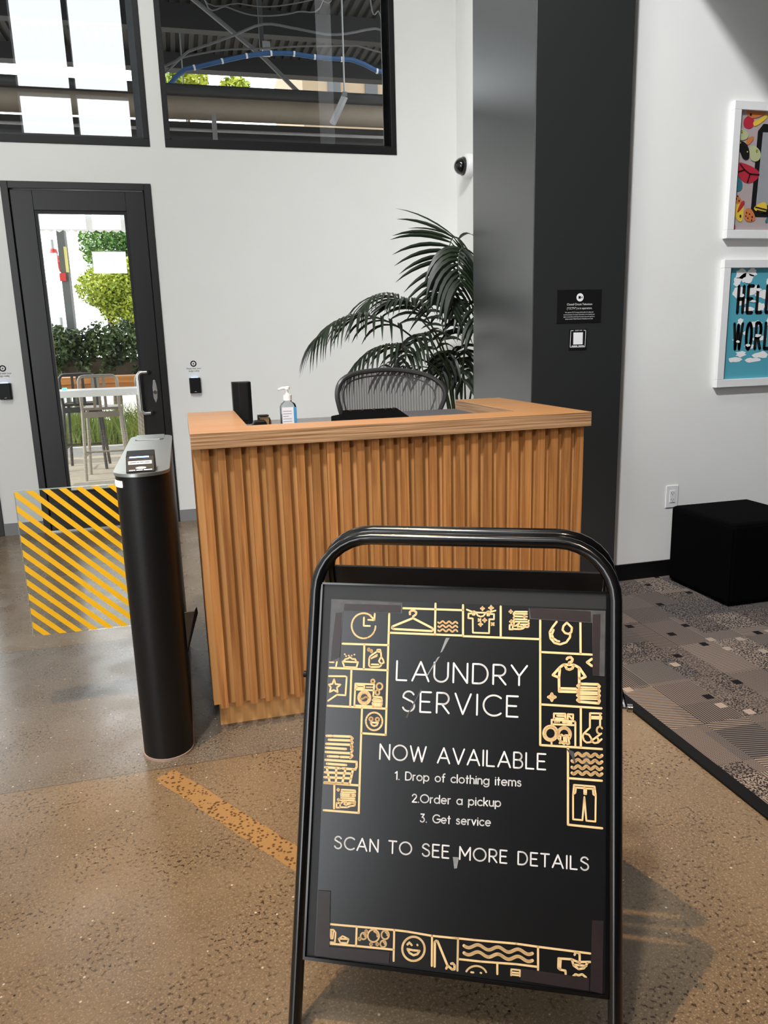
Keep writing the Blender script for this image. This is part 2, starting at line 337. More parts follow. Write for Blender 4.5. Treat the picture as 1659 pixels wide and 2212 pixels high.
def ribbon(mb, pts, width, place, close=False, caps=True, k=8):
    """flat stroke along 2-D points; place maps (u, v) to 3-D"""
    P = [Vector((p[0], p[1])) for p in pts]
    if close: P = P+[P[0]]
    h = width/2
    for a, b in zip(P, P[1:]):
        d = b-a
        if d.length < 1e-7: continue
        n = Vector((-d.y, d.x)).normalized()*h
        mb.add([place(*q) for q in (a-n, b-n, b+n, a+n)], [(0, 1, 2, 3)])
    for i, p in enumerate(P):
        if not caps and i in (0, len(P)-1) and not close: continue
        mb.add([place(p.x+h*math.cos(2*PI*j/k), p.y+h*math.sin(2*PI*j/k)) for j in range(k)], [tuple(range(k))])
def arc(cx, cy, rx, ry, a0=0, a1=360, n=20):
    return [(cx+rx*math.cos(math.radians(a0+(a1-a0)*i/n)), cy+ry*math.sin(math.radians(a0+(a1-a0)*i/n))) for i in range(n+1)]
# stroke alphabet: cap height 1; each glyph = (advance, [polylines])
GL = {
 'L': (.52, [[(0, 1), (0, 0), (.5, 0)]]), 'A': (.82, [[(0, 0), (.41, 1), (.82, 0)], [(.15, .33), (.67, .33)]]),
 'U': (.68, [[(0, 1), (0, .34)]+arc(.34, .34, .34, .34, 180, 360)+[(.68, 1)]]), 'N': (.68, [[(0, 0), (0, 1), (.68, 0), (.68, 1)]]),
 'D': (.72, [[(0, 0), (0, 1), (.28, 1)]+arc(.28, .5, .44, .5, 90, -90)+[(0, 0)]]), 'R': (.60, [[(0, 0), (0, 1), (.3, 1)]+arc(.3, .72, .28, .28, 90, -90)+[(0, .44)], [(.25, .44), (.6, 0)]]),
 'Y': (.74, [[(0, 1), (.37, .46), (.74, 1)], [(.37, .46), (.37, 0)]]), 'S': (.58, [arc(.29, .74, .27, .26, 25, 190, 12)+arc(.29, .27, .29, .27, 80, -160, 16)]),
 'E': (.52, [[(.52, 1), (0, 1), (0, 0), (.52, 0)], [(0, .52), (.45, .52)]]), 'V': (.76, [[(0, 1), (.38, 0), (.76, 1)]]), 'I': (.02, [[(.01, 0), (.01, 1)]]),
 'C': (.82, [arc(.5, .5, .5, .5, 48, 312, 22)]), 'O': (1.0, [arc(.5, .5, .5, .5, 0, 360, 28)]), 'W': (1.08, [[(0, 1), (.27, 0), (.54, .95), (.81, 0), (1.08, 1)]]),
 'B': (.58, [[(0, 0), (0, 1), (.28, 1)]+arc(.28, .76, .24, .24, 90, -90)+[(0, .52)], [(.28, .52)]+arc(.3, .26, .28, .26, 90, -90)+[(0, 0)]]),
 'T': (.64, [[(0, 1), (.64, 1)], [(.32, 1), (.32, 0)]]), 'M': (.84, [[(0, 0), (0, 1), (.42, .3), (.84, 1), (.84, 0)]]), 'G': (.88, [arc(.5, .5, .5, .5, 45, 340, 22)+[(.97, .46), (.55, .46)]]),
 'P': (.58, [[(0, 0), (0, 1), (.3, 1)]+arc(.3, .72, .28, .28, 90, -90)+[(0, .44)]]), 'H': (.62, [[(0, 0), (0, 1)], [(.62, 0), (.62, 1)], [(0, .52), (.62, .52)]]),
 '1': (.24, [[(0, .8), (.22, 1), (.22, 0)]]), '2': (.52, [arc(.26, .74, .25, .26, 170, -30, 12)+[(.02, 0), (.54, 0)]]), '3': (.5, [[(.04, 1), (.46, 1), (.2, .6)]+arc(.22, .3, .28, .3, 90, -150, 14)]),
 '.': (.06, [[(.03, 0), (.03, .02)]]), 'r': (.26, [[(0, .66), (0, 0)], [(0, .38)]+arc(.24, .40, .24, .26, 180, 90, 6)]), 'o': (.64, [arc(.32, .33, .32, .33, 0, 360, 20)]),
 'p': (.62, [[(0, .66), (0, -.28)], arc(.31, .33, .31, .33, 0, 360, 20)]), 'f': (.30, [arc(.30, .84, .17, .17, 80, 180, 6)+[(.13, 0)], [(0, .62), (.28, .62)]]),
 'c': (.52, [arc(.32, .33, .32, .33, 50, 310, 16)]), 'l': (.02, [[(.01, 0), (.01, 1)]]), 't': (.28, [[(.13, .92), (.13, 0)], [(0, .64), (.28, .64)]]),
 'h': (.48, [[(0, 0), (0, 1)], [(0, .38)]+arc(.24, .40, .24, .26, 180, 0, 10)+[(.48, 0)]]), 'i': (.02, [[(.01, 0), (.01, .66)], [(.01, .90), (.01, .91)]]),
 'n': (.48, [[(0, 0), (0, .66)], [(0, .38)]+arc(.24, .40, .24, .26, 180, 0, 10)+[(.48, 0)]]), 'g': (.62, [arc(.31, .33, .31, .33, 0, 360, 20), [(.62, .66), (.62, 0)]+arc(.31, -.02, .31, .28, 0, -150, 10)]),
 'e': (.62, [[(0, .34), (.62, .34)]+arc(.31, .33, .31, .33, 0, 310, 18)]), 'm': (.84, [[(0, 0), (0, .66)], [(0, .42)]+arc(.21, .45, .21, .21, 180, 0, 8)+[(.42, 0)], [(.42, .42)]+arc(.63, .45, .21, .21, 180, 0, 8)+[(.84, 0)]]),
 's': (.40, [arc(.2, .49, .17, .165, 30, 200, 8)+arc(.2, .17, .2, .17, 85, -155, 12)]), 'd': (.62, [arc(.31, .33, .31, .33, 0, 360, 20), [(.62, 1), (.62, 0)]]),
 'a': (.62, [arc(.31, .33, .31, .33, 0, 360, 20), [(.62, .66), (.62, 0)]]), 'k': (.44, [[(0, 0), (0, 1)], [(.42, .66), (0, .26)], [(.14, .40), (.44, 0)]]),
 'u': (.48, [[(0, .66), (0, .24)]+arc(.24, .24, .24, .24, 180, 360, 10)+[(.48, .66)], [(.48, .3), (.48, 0)]]), 'v': (.52, [[(0, .66), (.26, 0), (.52, .66)]]), ' ': (.36, []),
}
def stroke_text(txt, uL, uR, vb, capL, width, place, name, m, parent, gap=.26, vbR=None, cap=True):
    tot = sum(GL[c][0] for c in txt)+gap*(len(txt)-1); s = (uR-uL)/tot; mb = MB(); x = 0
    for c in txt:
        for pl in GL[c][1]:
            ribbon(mb, [(uL+(x+p[0])*s, vb+((vbR-vb)*(x+p[0])/tot if vbR is not None else 0)+p[1]*capL) for p in pl], width, place, caps=cap)
        x += GL[c][0]+gap
    return mb.build(name, m, parent)
def font_text(txt, size, place, name, m, parent, align='CENTER'):
    cu = bpy.data.curves.new(name, 'FONT'); cu.body = txt; cu.size = size; cu.align_x = align; cu.align_y = 'CENTER'; cu.resolution_u = 3
    t = bpy.data.objects.new('tmp', cu); COL.objects.link(t); bpy.context.view_layer.update()
    me = bpy.data.meshes.new_from_object(t.evaluated_get(bpy.context.evaluated_depsgraph_get()))
    mb = MB().add([place(v.co.x, v.co.y) for v in me.vertices], [tuple(p.vertices) for p in me.polygons])
    bpy.data.objects.remove(t); bpy.data.curves.remove(cu); bpy.data.meshes.remove(me)
    return mb.build(name, m, parent)
def word_bars(spans, h, place, m, parent):
    """small print too fine to read in the photograph: one worn bar for each word"""
    for a, b in spans: MB().add([place(a, -h/2), place(b, -h/2), place(b, h/2), place(a, h/2)], [(0, 1, 2, 3)]).build('small_print', m, parent)
# ------------------------------------------------------------------ room shell
YW, YP, XR, ZC, XL, YR, XE = 6.094, 3.585, 2.252, 7.2, -5.2, -1.8, 5.5
struct(box('floor', FLOOR, None, XL, XE, YR-.2, YW+.02, -.12, 0), 'polished brown concrete floor with aggregate and saw-cut joints', 'floor')
tag(box('carpet', CARPET, None, 1.537, XE, YR, YP, 0, .008), 'taupe patterned carpet laid in front of the framed posters', 'carpet')
struct(box('trim_1', MT['base_black'], None, 1.490, 1.537, YR, YP, 0, .010, .003), 'black edging strip between concrete floor and carpet', 'trim')
WH = 5.7
holes = [(-3.4, -.074, 2.752, WH), (.031, 1.760, 2.752, WH), (-1.095, -.095, 0, 2.503), (-2.37, -1.372, 0, 2.503)]
struct(wall_holes(MB(), XL, XR+.1, 0, ZC, YW, YW+.15, holes).build('wall_back', MT['wall']), 'white wall with the glazed door and high black windows', 'wall')
struct(box('wall_return', MT['wall'], None, XR, XR+.12, YP+.12, YW, 0, ZC), 'narrow white return wall behind the charcoal column', 'wall')
struct(box('wall_right', MT['wall'], None, 2.0, XE, YP, YP+.12, 0, ZC), 'white wall carrying the two framed posters', 'wall')
struct(box('wall_left', MT['wall'], None, XL-.15, XL, YR-.2, YW+.15, 0, ZC), 'white side wall out of view on the left', 'wall')
struct(box('wall_east', MT['rearwall'], None, XE, XE+.15, YR-.2, YP+.12, 0, ZC), 'charcoal side wall out of view beyond the carpet', 'wall')
rh = [(-2.11, -1.33, 4.71, 5.34), (-1.25, -.446, 4.71, 5.34), (-2.11, -1.33, 5.43, 7.0), (-1.25, -.446, 5.43, 7.0), (-1.27, -.72, 2.60, 2.97), (-5.0, -2.35, .05, 4.2), (-2.05, -1.80, 1.9, 2.95), (-2.05, -1.30, 3.30, 3.62), (-1.21, -.75, 3.30, 3.62)]
struct(wall_holes(MB(), XL-.15, XE+.15, 0, ZC, YR-.2, YR, rh).build('wall_rear', MT['rearwall']), 'charcoal wall with daylight windows behind the viewer', 'wall')
struct(box('ceiling', MT['ceil'], None, XL-.15, XE+.15, YR-.2, YW+.15, ZC, ZC+.15), 'high pale ceiling above the lobby', 'ceiling')
struct(box('shade_soffit', MT['rearwall'], None, 2.18, XE, YR, YP, 3.33, 3.5), 'added soffit out of view, shading the top of the poster wall', 'ceiling')  # unseen slab added to cast the slanting shade on the poster wall
# baseboards
bb = MB()
for a, b in ((-1.372, -1.095), (-.095, XR)): bb.box(a, b, YW-.008, YW, 0, .092)
struct(bb.build('baseboard_back', MT['base_grey']), 'grey rubber baseboard along the white back wall', 'baseboard')
struct(box('baseboard_return', MT['base_grey'], None, XR-.008, XR, YP+.12, YW-.008, 0, .092), 'grey rubber baseboard along the narrow return wall', 'baseboard')
struct(box('baseboard_right', MT['base_black'], None, 2.19, XE, YP-.010, YP, .008, .100), 'black rubber baseboard under the framed posters', 'baseboard')
# charcoal column
struct(box('wall_column', MT['column'], None, 1.679, 2.178, 3.5, 4.285, 0, ZC, .004), 'tall charcoal painted column between reception desk and poster wall', 'column')
# ------------------------------------------------------------------ windows
def window(name, x0, x1, z0, z1, label, mull=()):
    t = bpy.data.objects.new(name, None); COL.objects.link(t); t.location = (x0, YW, z0); ORG[t] = Vector(t.location); struct(t, label, 'window')
    f = .040; ya, yb = YW-.006, YW+.11
    fr = MB().box(x0, x1, ya, yb, z0, z0+f+.012).box(x0, x1, ya, yb, z1-f, z1).box(x0, x0+f, ya, yb, z0+f+.012, z1-f).box(x1-f, x1, ya, yb, z0+f+.012, z1-f)
    fo = fr.build('window_frame', MT['blackmetal'], t, bevel=.002)
    MB().box(x0+f, x1-f, YW+.03, YW+.045, z0+f+.012, z0+f+.03).build('glazing_bead', MT['bronze'], fo)
    MB().box(x1-f-.045, x1-f, YW+.05, YW+.06, z0+.06, z1-f).build('glazing_bead', MT['galv'], fo)
    MB().add([(x0+f, YW+.05, z0+.045), (x1-f, YW+.05, z0+.045), (x1-f, YW+.05, z1-f), (x0+f, YW+.05, z1-f)], [(0, 1, 2, 3)]).build('pane', MT['glass'], t)
    return t
window('window_1', -3.4, -.074, 2.752, WH, 'high black-framed window over the glazed door, mirroring bright panes')
window('window_2', .031, 1.760, 2.752, WH, 'high black-framed window showing pipes and dark decking outside')
# ------------------------------------------------------------------ doors
def door(name, x0, x1, label, detail=True):
    t = bpy.data.objects.new(name, None); COL.objects.link(t); t.location = (x0, YW, 0); ORG[t] = Vector(t.location); struct(t, label, 'door')
    H = 2.503; j = .048
    fr = MB().box(x0, x0+j, YW-.012, YW+.13, 0, H).box(x1-j, x1, YW-.012, YW+.13, 0, H).box(x0+j, x1-j, YW-.012, YW+.13, H-j, H)
    fo = fr.build('door_frame', MT['bronze'], t, bevel=.003)
    MB().box(x0+j, x0+j+.014, YW+.02, YW+.1, 0, H-j).box(x1-j-.014, x1-j, YW+.02, YW+.1, 0, H-j).build('door_stop', MT['blackmetal'], fo)
    a, b = x0+j+.006, x1-j-.006; gl, gr, g0, g1 = x0+.217, x1-.203, .305, 2.296
    y0, y1 = YW+.005, YW+.055
    MB().box(a, gl-.02, y0, y1, .012, H-j-.006).build('stile', MT['bronze'], t, bevel=.002)
    MB().box(gr+.02, b, y0, y1, .012, H-j-.006).build('stile', MT['bronze'], t, bevel=.002)
    MB().box(gl-.02, gr+.02, y0, y1, g1+.02, H-j-.006).build('rail', MT['bronze'], t, bevel=.002)
    MB().box(gl-.02, gr+.02, y0, y1, .012, g0-.02).build('rail', MT['bronze'], t, bevel=.002)
    MB().box(gl-.02, gl, y0+.008, y1-.008, g0-.02, g1+.02).box(gr, gr+.02, y0+.008, y1-.008, g0-.02, g1+.02).box(gl, gr, y0+.008, y1-.008, g1, g1+.02).box(gl, gr, y0+.008, y1-.008, g0-.02, g0).build('glazing_bead', MT['blackmetal'], t)
    ym = (y0+y1)/2
    MB().add([(gl, ym, g0), (gr, ym, g0), (gr, ym, g1), (gl, ym, g1)], [(0, 1, 2, 3)]).build('pane', MT['glass'], t)
    if detail:
        xh, xb = x1-.140, x1-.212; za, zb = .868, 1.172; yp = y0-.07
        path = [(xh, y0, za), (xh, yp+.02, za), (xh-.01, yp, za)]
        path += [(xb+.03+.03*math.cos(q), yp, za+.03+.03*math.sin(q)) for q in [math.radians(a_) for a_ in (270, 240, 210, 180)]]
        path += [(xb+.03+.03*math.cos(q), yp, zb-.03+.03*math.sin(q)) for q in [math.radians(a_) for a_ in (180, 150, 120, 90)]]
        path += [(xh-.01, yp, zb), (xh, yp+.02, zb), (xh, y0, zb)]
        MB().tube(path, .013, 12).build('pull_handle', MT['steel'], t, smooth=True)
        lk = MB().prism([(x1-.101+dx, y0-.004, 1.025+dz) for dx, dz in ((-.014, -.05), (.0, -.085), (.014, -.05), (.018, 0), (.014, .05), (.006, .085), (-.008, .085), (-.016, .03))], (0, .006, 0)).build('lock_plate', MT['steel'], t, bevel=.001)
        MB().lathe((x1-.099, y0-.004, 1.022), [(.016, 0), (.016, .012), (.012, .016), (0, .016)], 18, (0, -1, 0)).build('lock_cylinder', MT['chrome'], lk, smooth=True)
    return t
door('door_1', -1.095, -.095, 'tall dark bronze glazed door opening onto the planted patio')
door('door_2', -2.37, -1.372, 'dark door frame cut off at the left edge, left of the badge reader', False)
box('threshold', MT['steel'], bpy.data.objects['door_1'], -1.047, -.143, YW-.01, YW+.1, 0, .010)
# ------------------------------------------------------------------ badge readers and notices on the back wall
def reader(x, z, label):
    t = thing('badge_reader', label, 'badge reader', (x, YW, z), 'wall badge readers')
    prof = [(-.042, 0), (-.042, .02), (-.036, .030), (.036, .030), (.042, .02), (.042, 0)]
    MB().prism([(x+a, YW-b, z-.058) for a, b in prof], (0, 0, .116)).build('housing', MT['matteblack'], t, bevel=.003)
    MB().box(x-.026, x+.026, YW-.024, YW-.008, z+.058, z+.064).build('status_light', MT['paleled'], t)
    font_text('HID', .009, lambda a, b: (x+a, YW-.0305, z-.046+b), 'lettering', MT['ink'], t)
    n = thing('badge_notice', label.replace('badge reader', 'badge notice printed above the reader'), 'notice', (x, YW, z+.12), 'badge notices')
    pl = lambda a, b: (x+a, YW-.0012, z+.164+b)
    ic = MB(); ribbon(ic, arc(0, 0, .019, .019, 0, 360, 24), .008, pl); ic.add([pl(*p) for p in arc(0, -.001, .0045, .006, 0, 360, 10)[:-1]], [tuple(range(10))]); ic.build('icon', MT['black'], n)
    font_text('Please wear your', .0165, lambda a, b: pl(a*.95, b-.036), 'lettering', MT['black'], n)
    font_text('badge visibly', .0165, lambda a, b: pl(a*.95, b-.055), 'lettering', MT['black'], n)
reader(.104, 1.058, 'black badge reader between the glazed door and the reception desk')
reader(-1.235, 1.070, 'black badge reader left of the glazed door at the photo edge')
# ------------------------------------------------------------------ dome camera
p0 = atx(1000, 359, XR-.06); c0 = Vector((XR, p0.y, p0.z))
t = thing('dome_camera', 'white dome security camera with dark lens beside the column', 'camera', c0)
MB().lathe(c0, [(.088, 0), (.090, .012), (.088, .04), (.078, .052), (.070, .055), (0, .055)], 32, (-1, 0, 0)).build('housing', MT['white'], t, smooth=True)
MB().lathe(c0+Vector((-.055, 0, 0)), [(.066, 0), (.066, .012)]+[(.062*math.cos(a), .012+.062*math.sin(a)) for a in [i*PI/16 for i in range(9)]], 28, (-1, 0, 0)).build('dome_lens', mat('smoked dome', (.004, .004, .005), .06, coat=.5, noise=.05), t, smooth=True)
# ------------------------------------------------------------------ notices on the column
YC = 3.5
def cp(x, z): return lambda a, b: (x+a, YC-.0042, z+b)
t = thing('security_notice', 'larger black camera notice with white text on the column', 'notice', (1.928, YC, 1.407))
MB().box(1.807, 2.050, YC-.003, YC, 1.407, 1.566).build('panel', MT['signblack'], t, bevel=.001)
c = cp(1.931, 1.529); ic = MB(); ic.add([c(*p) for p in arc(0, 0, .0195, .0195, 0, 360, 28)[:-1]], [tuple(range(28))]); ic.build('icon', MT['ink'], t)
c2 = lambda a, b: (1.931+a, YC-.0050, 1.529+b)
ic = MB(); ic.add([c2(*p) for p in ((-.009, -.006), (.004, -.006), (.004, .006), (-.009, .006))], [(0, 1, 2, 3)]); ic.add([c2(*p) for p in ((.006, 0), (.012, -.006), (.012, .006))], [(0, 1, 2)]); ic.build('icon', MT['black'], t)
font_text('Closed Circuit Television', .0145, lambda a, b: cp(1.930, 1.496)(a*.93, b), 'lettering', MT['ink'], t)
font_text('("CCTV") is in operation.', .0145, lambda a, b: cp(1.930, 1.477)(a*.93, b), 'lettering', MT['ink'], t)
for i, s in enumerate(('We capture CCTV footage of this office for safety and', 'security purposes. For further information, or to exercise your', 'rights in accordance with Data Protection laws and regulations,', 'please contact Global Security Compliance via code')):
    font_text(s, .0078, lambda a, b, i=i: cp(1.929, 1.458-i*.0105)(a*(.90, .86, .86, .92)[i], b), 'lettering', MT['ink'], t)
t = thing('wifi_notice', 'smaller black guest wifi notice below the camera notice', 'notice', (1.926, YC, 1.276))
MB().box(1.876, 1.975, YC-.003, YC, 1.276, 1.377).build('panel', MT['signblack'], t, bevel=.001)
ic = MB(); c = cp(1.9255, 1.3265); ribbon(ic, [(-.026, .044), (-.040, .044), (-.042, -.036), (.040, -.036), (.042, .044), (.030, .044)], .0025, c); ic.build('border', MT['ink'], t)
MB().add([cp(1.926, 1.332)(*p) for p in ((-.026, -.029), (.026, -.029), (.026, .029), (-.026, .029))], [(0, 1, 2, 3)]).build('blank_patch', MT['ink'], t)
font_text('GUEST WIFI', .0075, cp(1.928, 1.3705), 'lettering', MT['ink'], t)
word_bars([(-.034, -.003), (.003, .034)], .004, cp(1.926, 1.2955), MT['ink'], t)
# ------------------------------------------------------------------ framed posters
def framed(z0, z1, label):
    x0, x1 = 2.794, 3.290; fw = .042
    t = thing('framed_poster', label, 'poster', (x0, YP, z0), 'framed posters on the white wall')
    d = .032
    MB().box(x0, x1, YP-d, YP, z0, z0+fw).box(x0, x1, YP-d, YP, z1-fw, z1).box(x0, x0+fw, YP-d, YP, z0+fw, z1-fw).box(x1-fw, x1, YP-d, YP, z0+fw, z1-fw).build('picture_frame', MT['frame'], t, bevel=.002)
    return t, x0+fw, x1-fw, z0+fw, z1-fw
def flat(name, polys, m, parent, y):
    for p in polys: MB().add([(a, y, b) for a, b in p], [tuple(range(len(p)))]).build(name, m, parent)
YF = YP-.012
t, a, b, z0, z1 = framed(1.050, 1.712, 'blue HELLO WORLD poster in a white frame, lower of the two')
pr = MB().box(a, b, YF, YP, z0, z1).build('print', mat('sky blue print', (.085, .36, .46), .55, noise=.08, nscale=3), t)
q = lambda px, py: (lambda v: (v.x, v.z))(aty(px, py, YF-.001))
def blob(cx, cy, rx, ry, n=14, j=.3):
    return [(cx+rx*(1+random.uniform(-j, j))*math.cos(2*PI*i/n), cy+ry*(1+random.uniform(-j, j))*math.sin(2*PI*i/n)) for i in range(n)]
cl = []
for cx, cy, rx, ry in ((2.915, 1.640, .036, .030), (2.955, 1.622, .045, .026), (2.895, 1.60, .026, .022), (2.985, 1.648, .028, .022), (2.90, 1.545, .038, .030), (2.93, 1.50, .032, .020), (3.0, 1.555, .034, .026), (3.06, 1.535, .044, .022), (3.11, 1.60, .040, .022), (2.975, 1.46, .04, .012), (3.05, 1.47, .03, .02), (2.93, 1.395, .018, .020), (3.03, 1.38, .04, .018), (2.97, 1.335, .018, .012), (2.91, 1.30, .02, .008), (3.06, 1.305, .05, .014), (3.0, 1.262, .03, .012), (2.915, 1.195, .040, .016), (2.95, 1.225, .032, .016), (3.02, 1.19, .05, .013), (3.08, 1.215, .05, .018), (3.14, 1.40, .05, .03), (3.18, 1.26, .04, .02)):
    cl.append(blob(cx, cy, rx, ry))
flat('cloud_print', cl, MT['ink'], pr, YF-.001)
pl = lambda u, v: (u, YF-.002, v)
for txt, za, zb, uL in (('HELLO', 1.435, 1.585, 2.898), ('WORLD', 1.243, 1.392, 2.886)):
    mb = MB(); x = uL
    for ch in txt:
        wd = .070 if ch == 'W' else .050
        adv = GL[ch][0]
        for pln in GL[ch][1]:
            ribbon(mb, [(x+.009+p[0]/max(adv, .3)*(wd-.018), za+.006+p[1]*(zb-za-.012)) for p in pln], (.0165 if ch == 'W' else .0185), pl, caps=True, k=4)
        x += wd+.010
    mb.build('lettering', MT['black'], pr)
cl = [blob(cx, cy, rx, ry, 10) for cx, cy, rx, ry in ((2.93, 1.53, .012, .008), (3.0, 1.50, .02, .007), (2.96, 1.60, .018, .009), (3.03, 1.56, .02, .008), (2.925, 1.29, .012, .007), (2.99, 1.27, .016, .008), (3.05, 1.32, .02, .009))]
flat('cloud_print', cl, MT['ink'], pr, YF-.003)
t, a, b, z0, z1 = framed(1.817, 2.473, 'colourful butterfly poster in a white frame, upper of the two')
pr = MB().box(a, b, YF, YP, z0, z1).build('print', mat('mauve print', (.40, .33, .33), .6, noise=.04, nscale=4), t)
flat('monogram_print', [[(2.945, 1.925), (3.19, 1.925), (3.19, 2.375), (2.985, 2.375), (2.955, 2.34)]], MT['black'], pr, YF-.0006)
flat('monogram_panel', [[(2.975, 1.985), (3.16, 1.985), (3.16, 2.335), (2.985, 2.335)]], mat('pale grey print', (.30, .31, .33), .6, noise=.05), pr, YF-.0012)
cR, cY, cO, cG, cT = (mat(n_, c_, .6, noise=.08) for n_, c_ in (('crimson print', (.42, .02, .04)), ('yellow print', (.70, .48, .05)), ('orange print', (.55, .17, .05)), ('pale green print', (.42, .46, .24)), ('teal print', (.03, .15, .19))))
Z7 = lambda x, y: q(1500+x/3.352, 200+y/3.352)
def chaikin(P, it=2):
    for _ in range(it): P = [q_ for i in range(len(P)) for a_, b_ in ((P[i], P[(i+1) % len(P)]),) for q_ in ((a_[0]*.75+b_[0]*.25, a_[1]*.75+b_[1]*.25), (a_[0]*.25+b_[0]*.75, a_[1]*.25+b_[1]*.75))]
    return P
def zpoly(*p): return chaikin([Z7(*k) for k in p])
flat('butterfly_wing', [zpoly((300, 495), (400, 525), (472, 570), (465, 620), (410, 660), (350, 650), (305, 590)), zpoly((262, 930), (300, 960), (290, 1005), (255, 1010)), zpoly((350, 245), (360, 180), (420, 160), (440, 230), (400, 270))], cR, pr, YF-.0018)
flat('butterfly_wing', [zpoly((285, 580), (320, 600), (352, 660), (340, 715), (285, 720)), zpoly((505, 940), (533, 890), (533, 950)), zpoly((320, 110), (340, 120), (318, 165))], cT, pr, YF-.0018)
flat('butterfly_wing', [zpoly((270, 820), (330, 780), (360, 800), (350, 930), (320, 940), (275, 870)), zpoly((420, 210), (480, 190), (520, 150), (533, 180), (470, 230), (430, 250)), zpoly((425, 830), (490, 790), (525, 800), (525, 875), (440, 860))], cY, pr, YF-.0024)
flat('butterfly_wing', [zpoly((275, 725), (330, 760), (345, 800), (280, 810)), zpoly((355, 850), (400, 830), (435, 880), (440, 935), (360, 935)), zpoly((370, 130), (430, 120), (500, 125), (525, 150), (440, 190), (390, 180)), zpoly((370, 340), (425, 310), (430, 340), (380, 390))], cO, pr, YF-.0030)
flat('butterfly_wing', [zpoly((310, 275), (350, 260), (395, 300), (375, 345), (308, 345)), zpoly((395, 395), (430, 380), (475, 420), (480, 470), (450, 505), (400, 490))], cG, pr, YF-.0036)
flat('butterfly_wing', [zpoly((302, 375), (340, 345), (385, 380), (400, 440), (390, 490), (350, 485), (330, 430))], MT['black'], pr, YF-.0030)
sp = [arc(*Z7(cx, cy), .006, .007, 0, 360, 10)[:-1] for cx, cy in ((330, 895), (450, 425), (340, 285), (380, 430), (405, 160), (330, 365))]
flat('wing_spot', sp, MT['black'], pr, YF-.0044)
flat('wing_spot', [arc(*Z7(cx, cy), .0035, .004, 0, 360, 8)[:-1] for cx, cy in ((380, 430), (330, 365), (450, 425), (340, 285))], cY, pr, YF-.0050)
sp = [blob(*Z7(cx, cy), .004, .005, 6) for cx, cy in ((300, 770), (320, 785), (290, 790), (375, 870), (395, 880), (415, 900), (385, 910), (410, 925), (370, 895), (310, 750))]
flat('wing_spot', sp, MT['black'], pr, YF-.0044)
for l in (((330, 520), (360, 560), (400, 590), (465, 595)), ((400, 590), (380, 650)), ((360, 560), (310, 575)), ((440, 830), (520, 850)), ((450, 855), (520, 870))): 
    mb = MB(); ribbon(mb, [Z7(*k) for k in l], .006, lambda u, v: (u, YF-.0046, v)); mb.build('wing_vein', MT['black'], pr)
flat('butterfly_body', [zpoly((320, 820), (345, 780), (365, 790), (345, 830), (300, 880))], cR, pr, YF-.0046)
# ------------------------------------------------------------------ outlet
t = thing('wall_outlet', 'white duplex power outlet on the wall above the ottoman', 'outlet', (2.575, YP, .40))
pl_ = MB().box(2.537, 2.613, YP-.006, YP, .401, .525).build('cover_plate', MT['white'], t, bevel=.002)
rc = MB().box(2.558, 2.592, YP-.009, YP-.006, .430, .498).build('receptacle', MT['white'], t, bevel=.001)
mb = MB()
for z in (.483, .447):
    for x_, h_ in ((2.568, .004), (2.582, .0035)): mb.box(x_-.0012, x_+.0012, YP-.0094, YP-.0088, z-h_, z+h_)
    mb.add([(x, YP-.0094, zz) for x, zz in arc(2.575, z-.009, .0025, .0025, 0, 360, 8)[:-1]], [tuple(range(8))])
mb.build('slot', MT['black'], rc)
# ------------------------------------------------------------------ ottoman
t = thing('ottoman', 'black upholstered cube ottoman on the carpet against the wall', 'ottoman', (2.77, 3.27, .008))
MB().box(2.523, 3.010, 3.022, 3.512, .016, .432).build('cushion', MT['fabric'], t, bevel=.022)
for x in (2.54, 2.97):
    for y in (3.04, 3.47): MB().box(x, x+.025, y, y+.025, .008, .017).build('foot', MT['matteblack'], t)
mb = MB()
for x in (2.523, 3.010):
    mb.tube([(x, 3.022, .03), (x, 3.022, .41)], .003, 6)
mb.build('seam', MT['fabric'], t)
# ------------------------------------------------------------------ reception desk
DX0, DX1, DY0, DY1, DZ = .014, 1.450, 2.515, 3.365, 1.070
t = desk = thing('reception_desk', 'oak reception desk with slatted front and U-shaped plywood counter', 'desk', (.73, 2.6, 0))
ct = MB(); poly = [(DX0, DY0), (DX1, DY0), (DX1, DY1), (1.228, DY1), (1.228, 2.690), (.212, 2.690), (.212, DY1), (DX0, DY1)]
ct.prism([(x, y, DZ-.052) for x, y in poly], (0, 0, .052)).build('counter_top', MT['oaktop'], t, bevel=.0015)
bx0, bx1 = .020, 1.432
body = MB().box(bx0, bx1, 2.562, 2.590, .100, DZ-.052).build('front_panel', MT['oakin'], t)
MB().box(bx0, bx0+.025, 2.590, DY1-.03, .10, DZ-.052).build('side_panel', MT['oakin'], t)
MB().box(bx1-.025, bx1, 2.590, DY1-.03, .10, DZ-.052).build('side_panel', MT['oakin'], t)
MB().box(.165, .195, 2.64, DY1-.03, .0, DZ-.052).build('inner_panel', MT['oakin'], t)
MB().box(1.245, 1.275, 2.64, DY1-.03, .0, DZ-.052).build('inner_panel', MT['oakin'], t)
MB().box(.0385, bx1-.02, 2.602, 2.63, 0, .100).box(.0385, .06, 2.63, DY1-.06, 0, .100).build('plinth', MT['oakin'], t)
sl = None
x_first, pitch, sw = .0428, (1.4062-.0428)/26, .0262
for i in range(27):
    if sl is None:
        sl = MB().box(0, sw, 2.538, 2.562, .098, DZ-.0522).build('slat', MT['oak'], None, org=(0, 0, 0)); sl.location = (0, 0, 0); me_ = sl.data; sl.parent = t; o = sl
    else:
        o = bpy.data.objects.new('slat', me_); COL.objects.link(o); o.parent = t
    o.location = Vector((x_first+i*pitch, 0, -random.uniform(0, .004)))-ORG[t]
sl = None
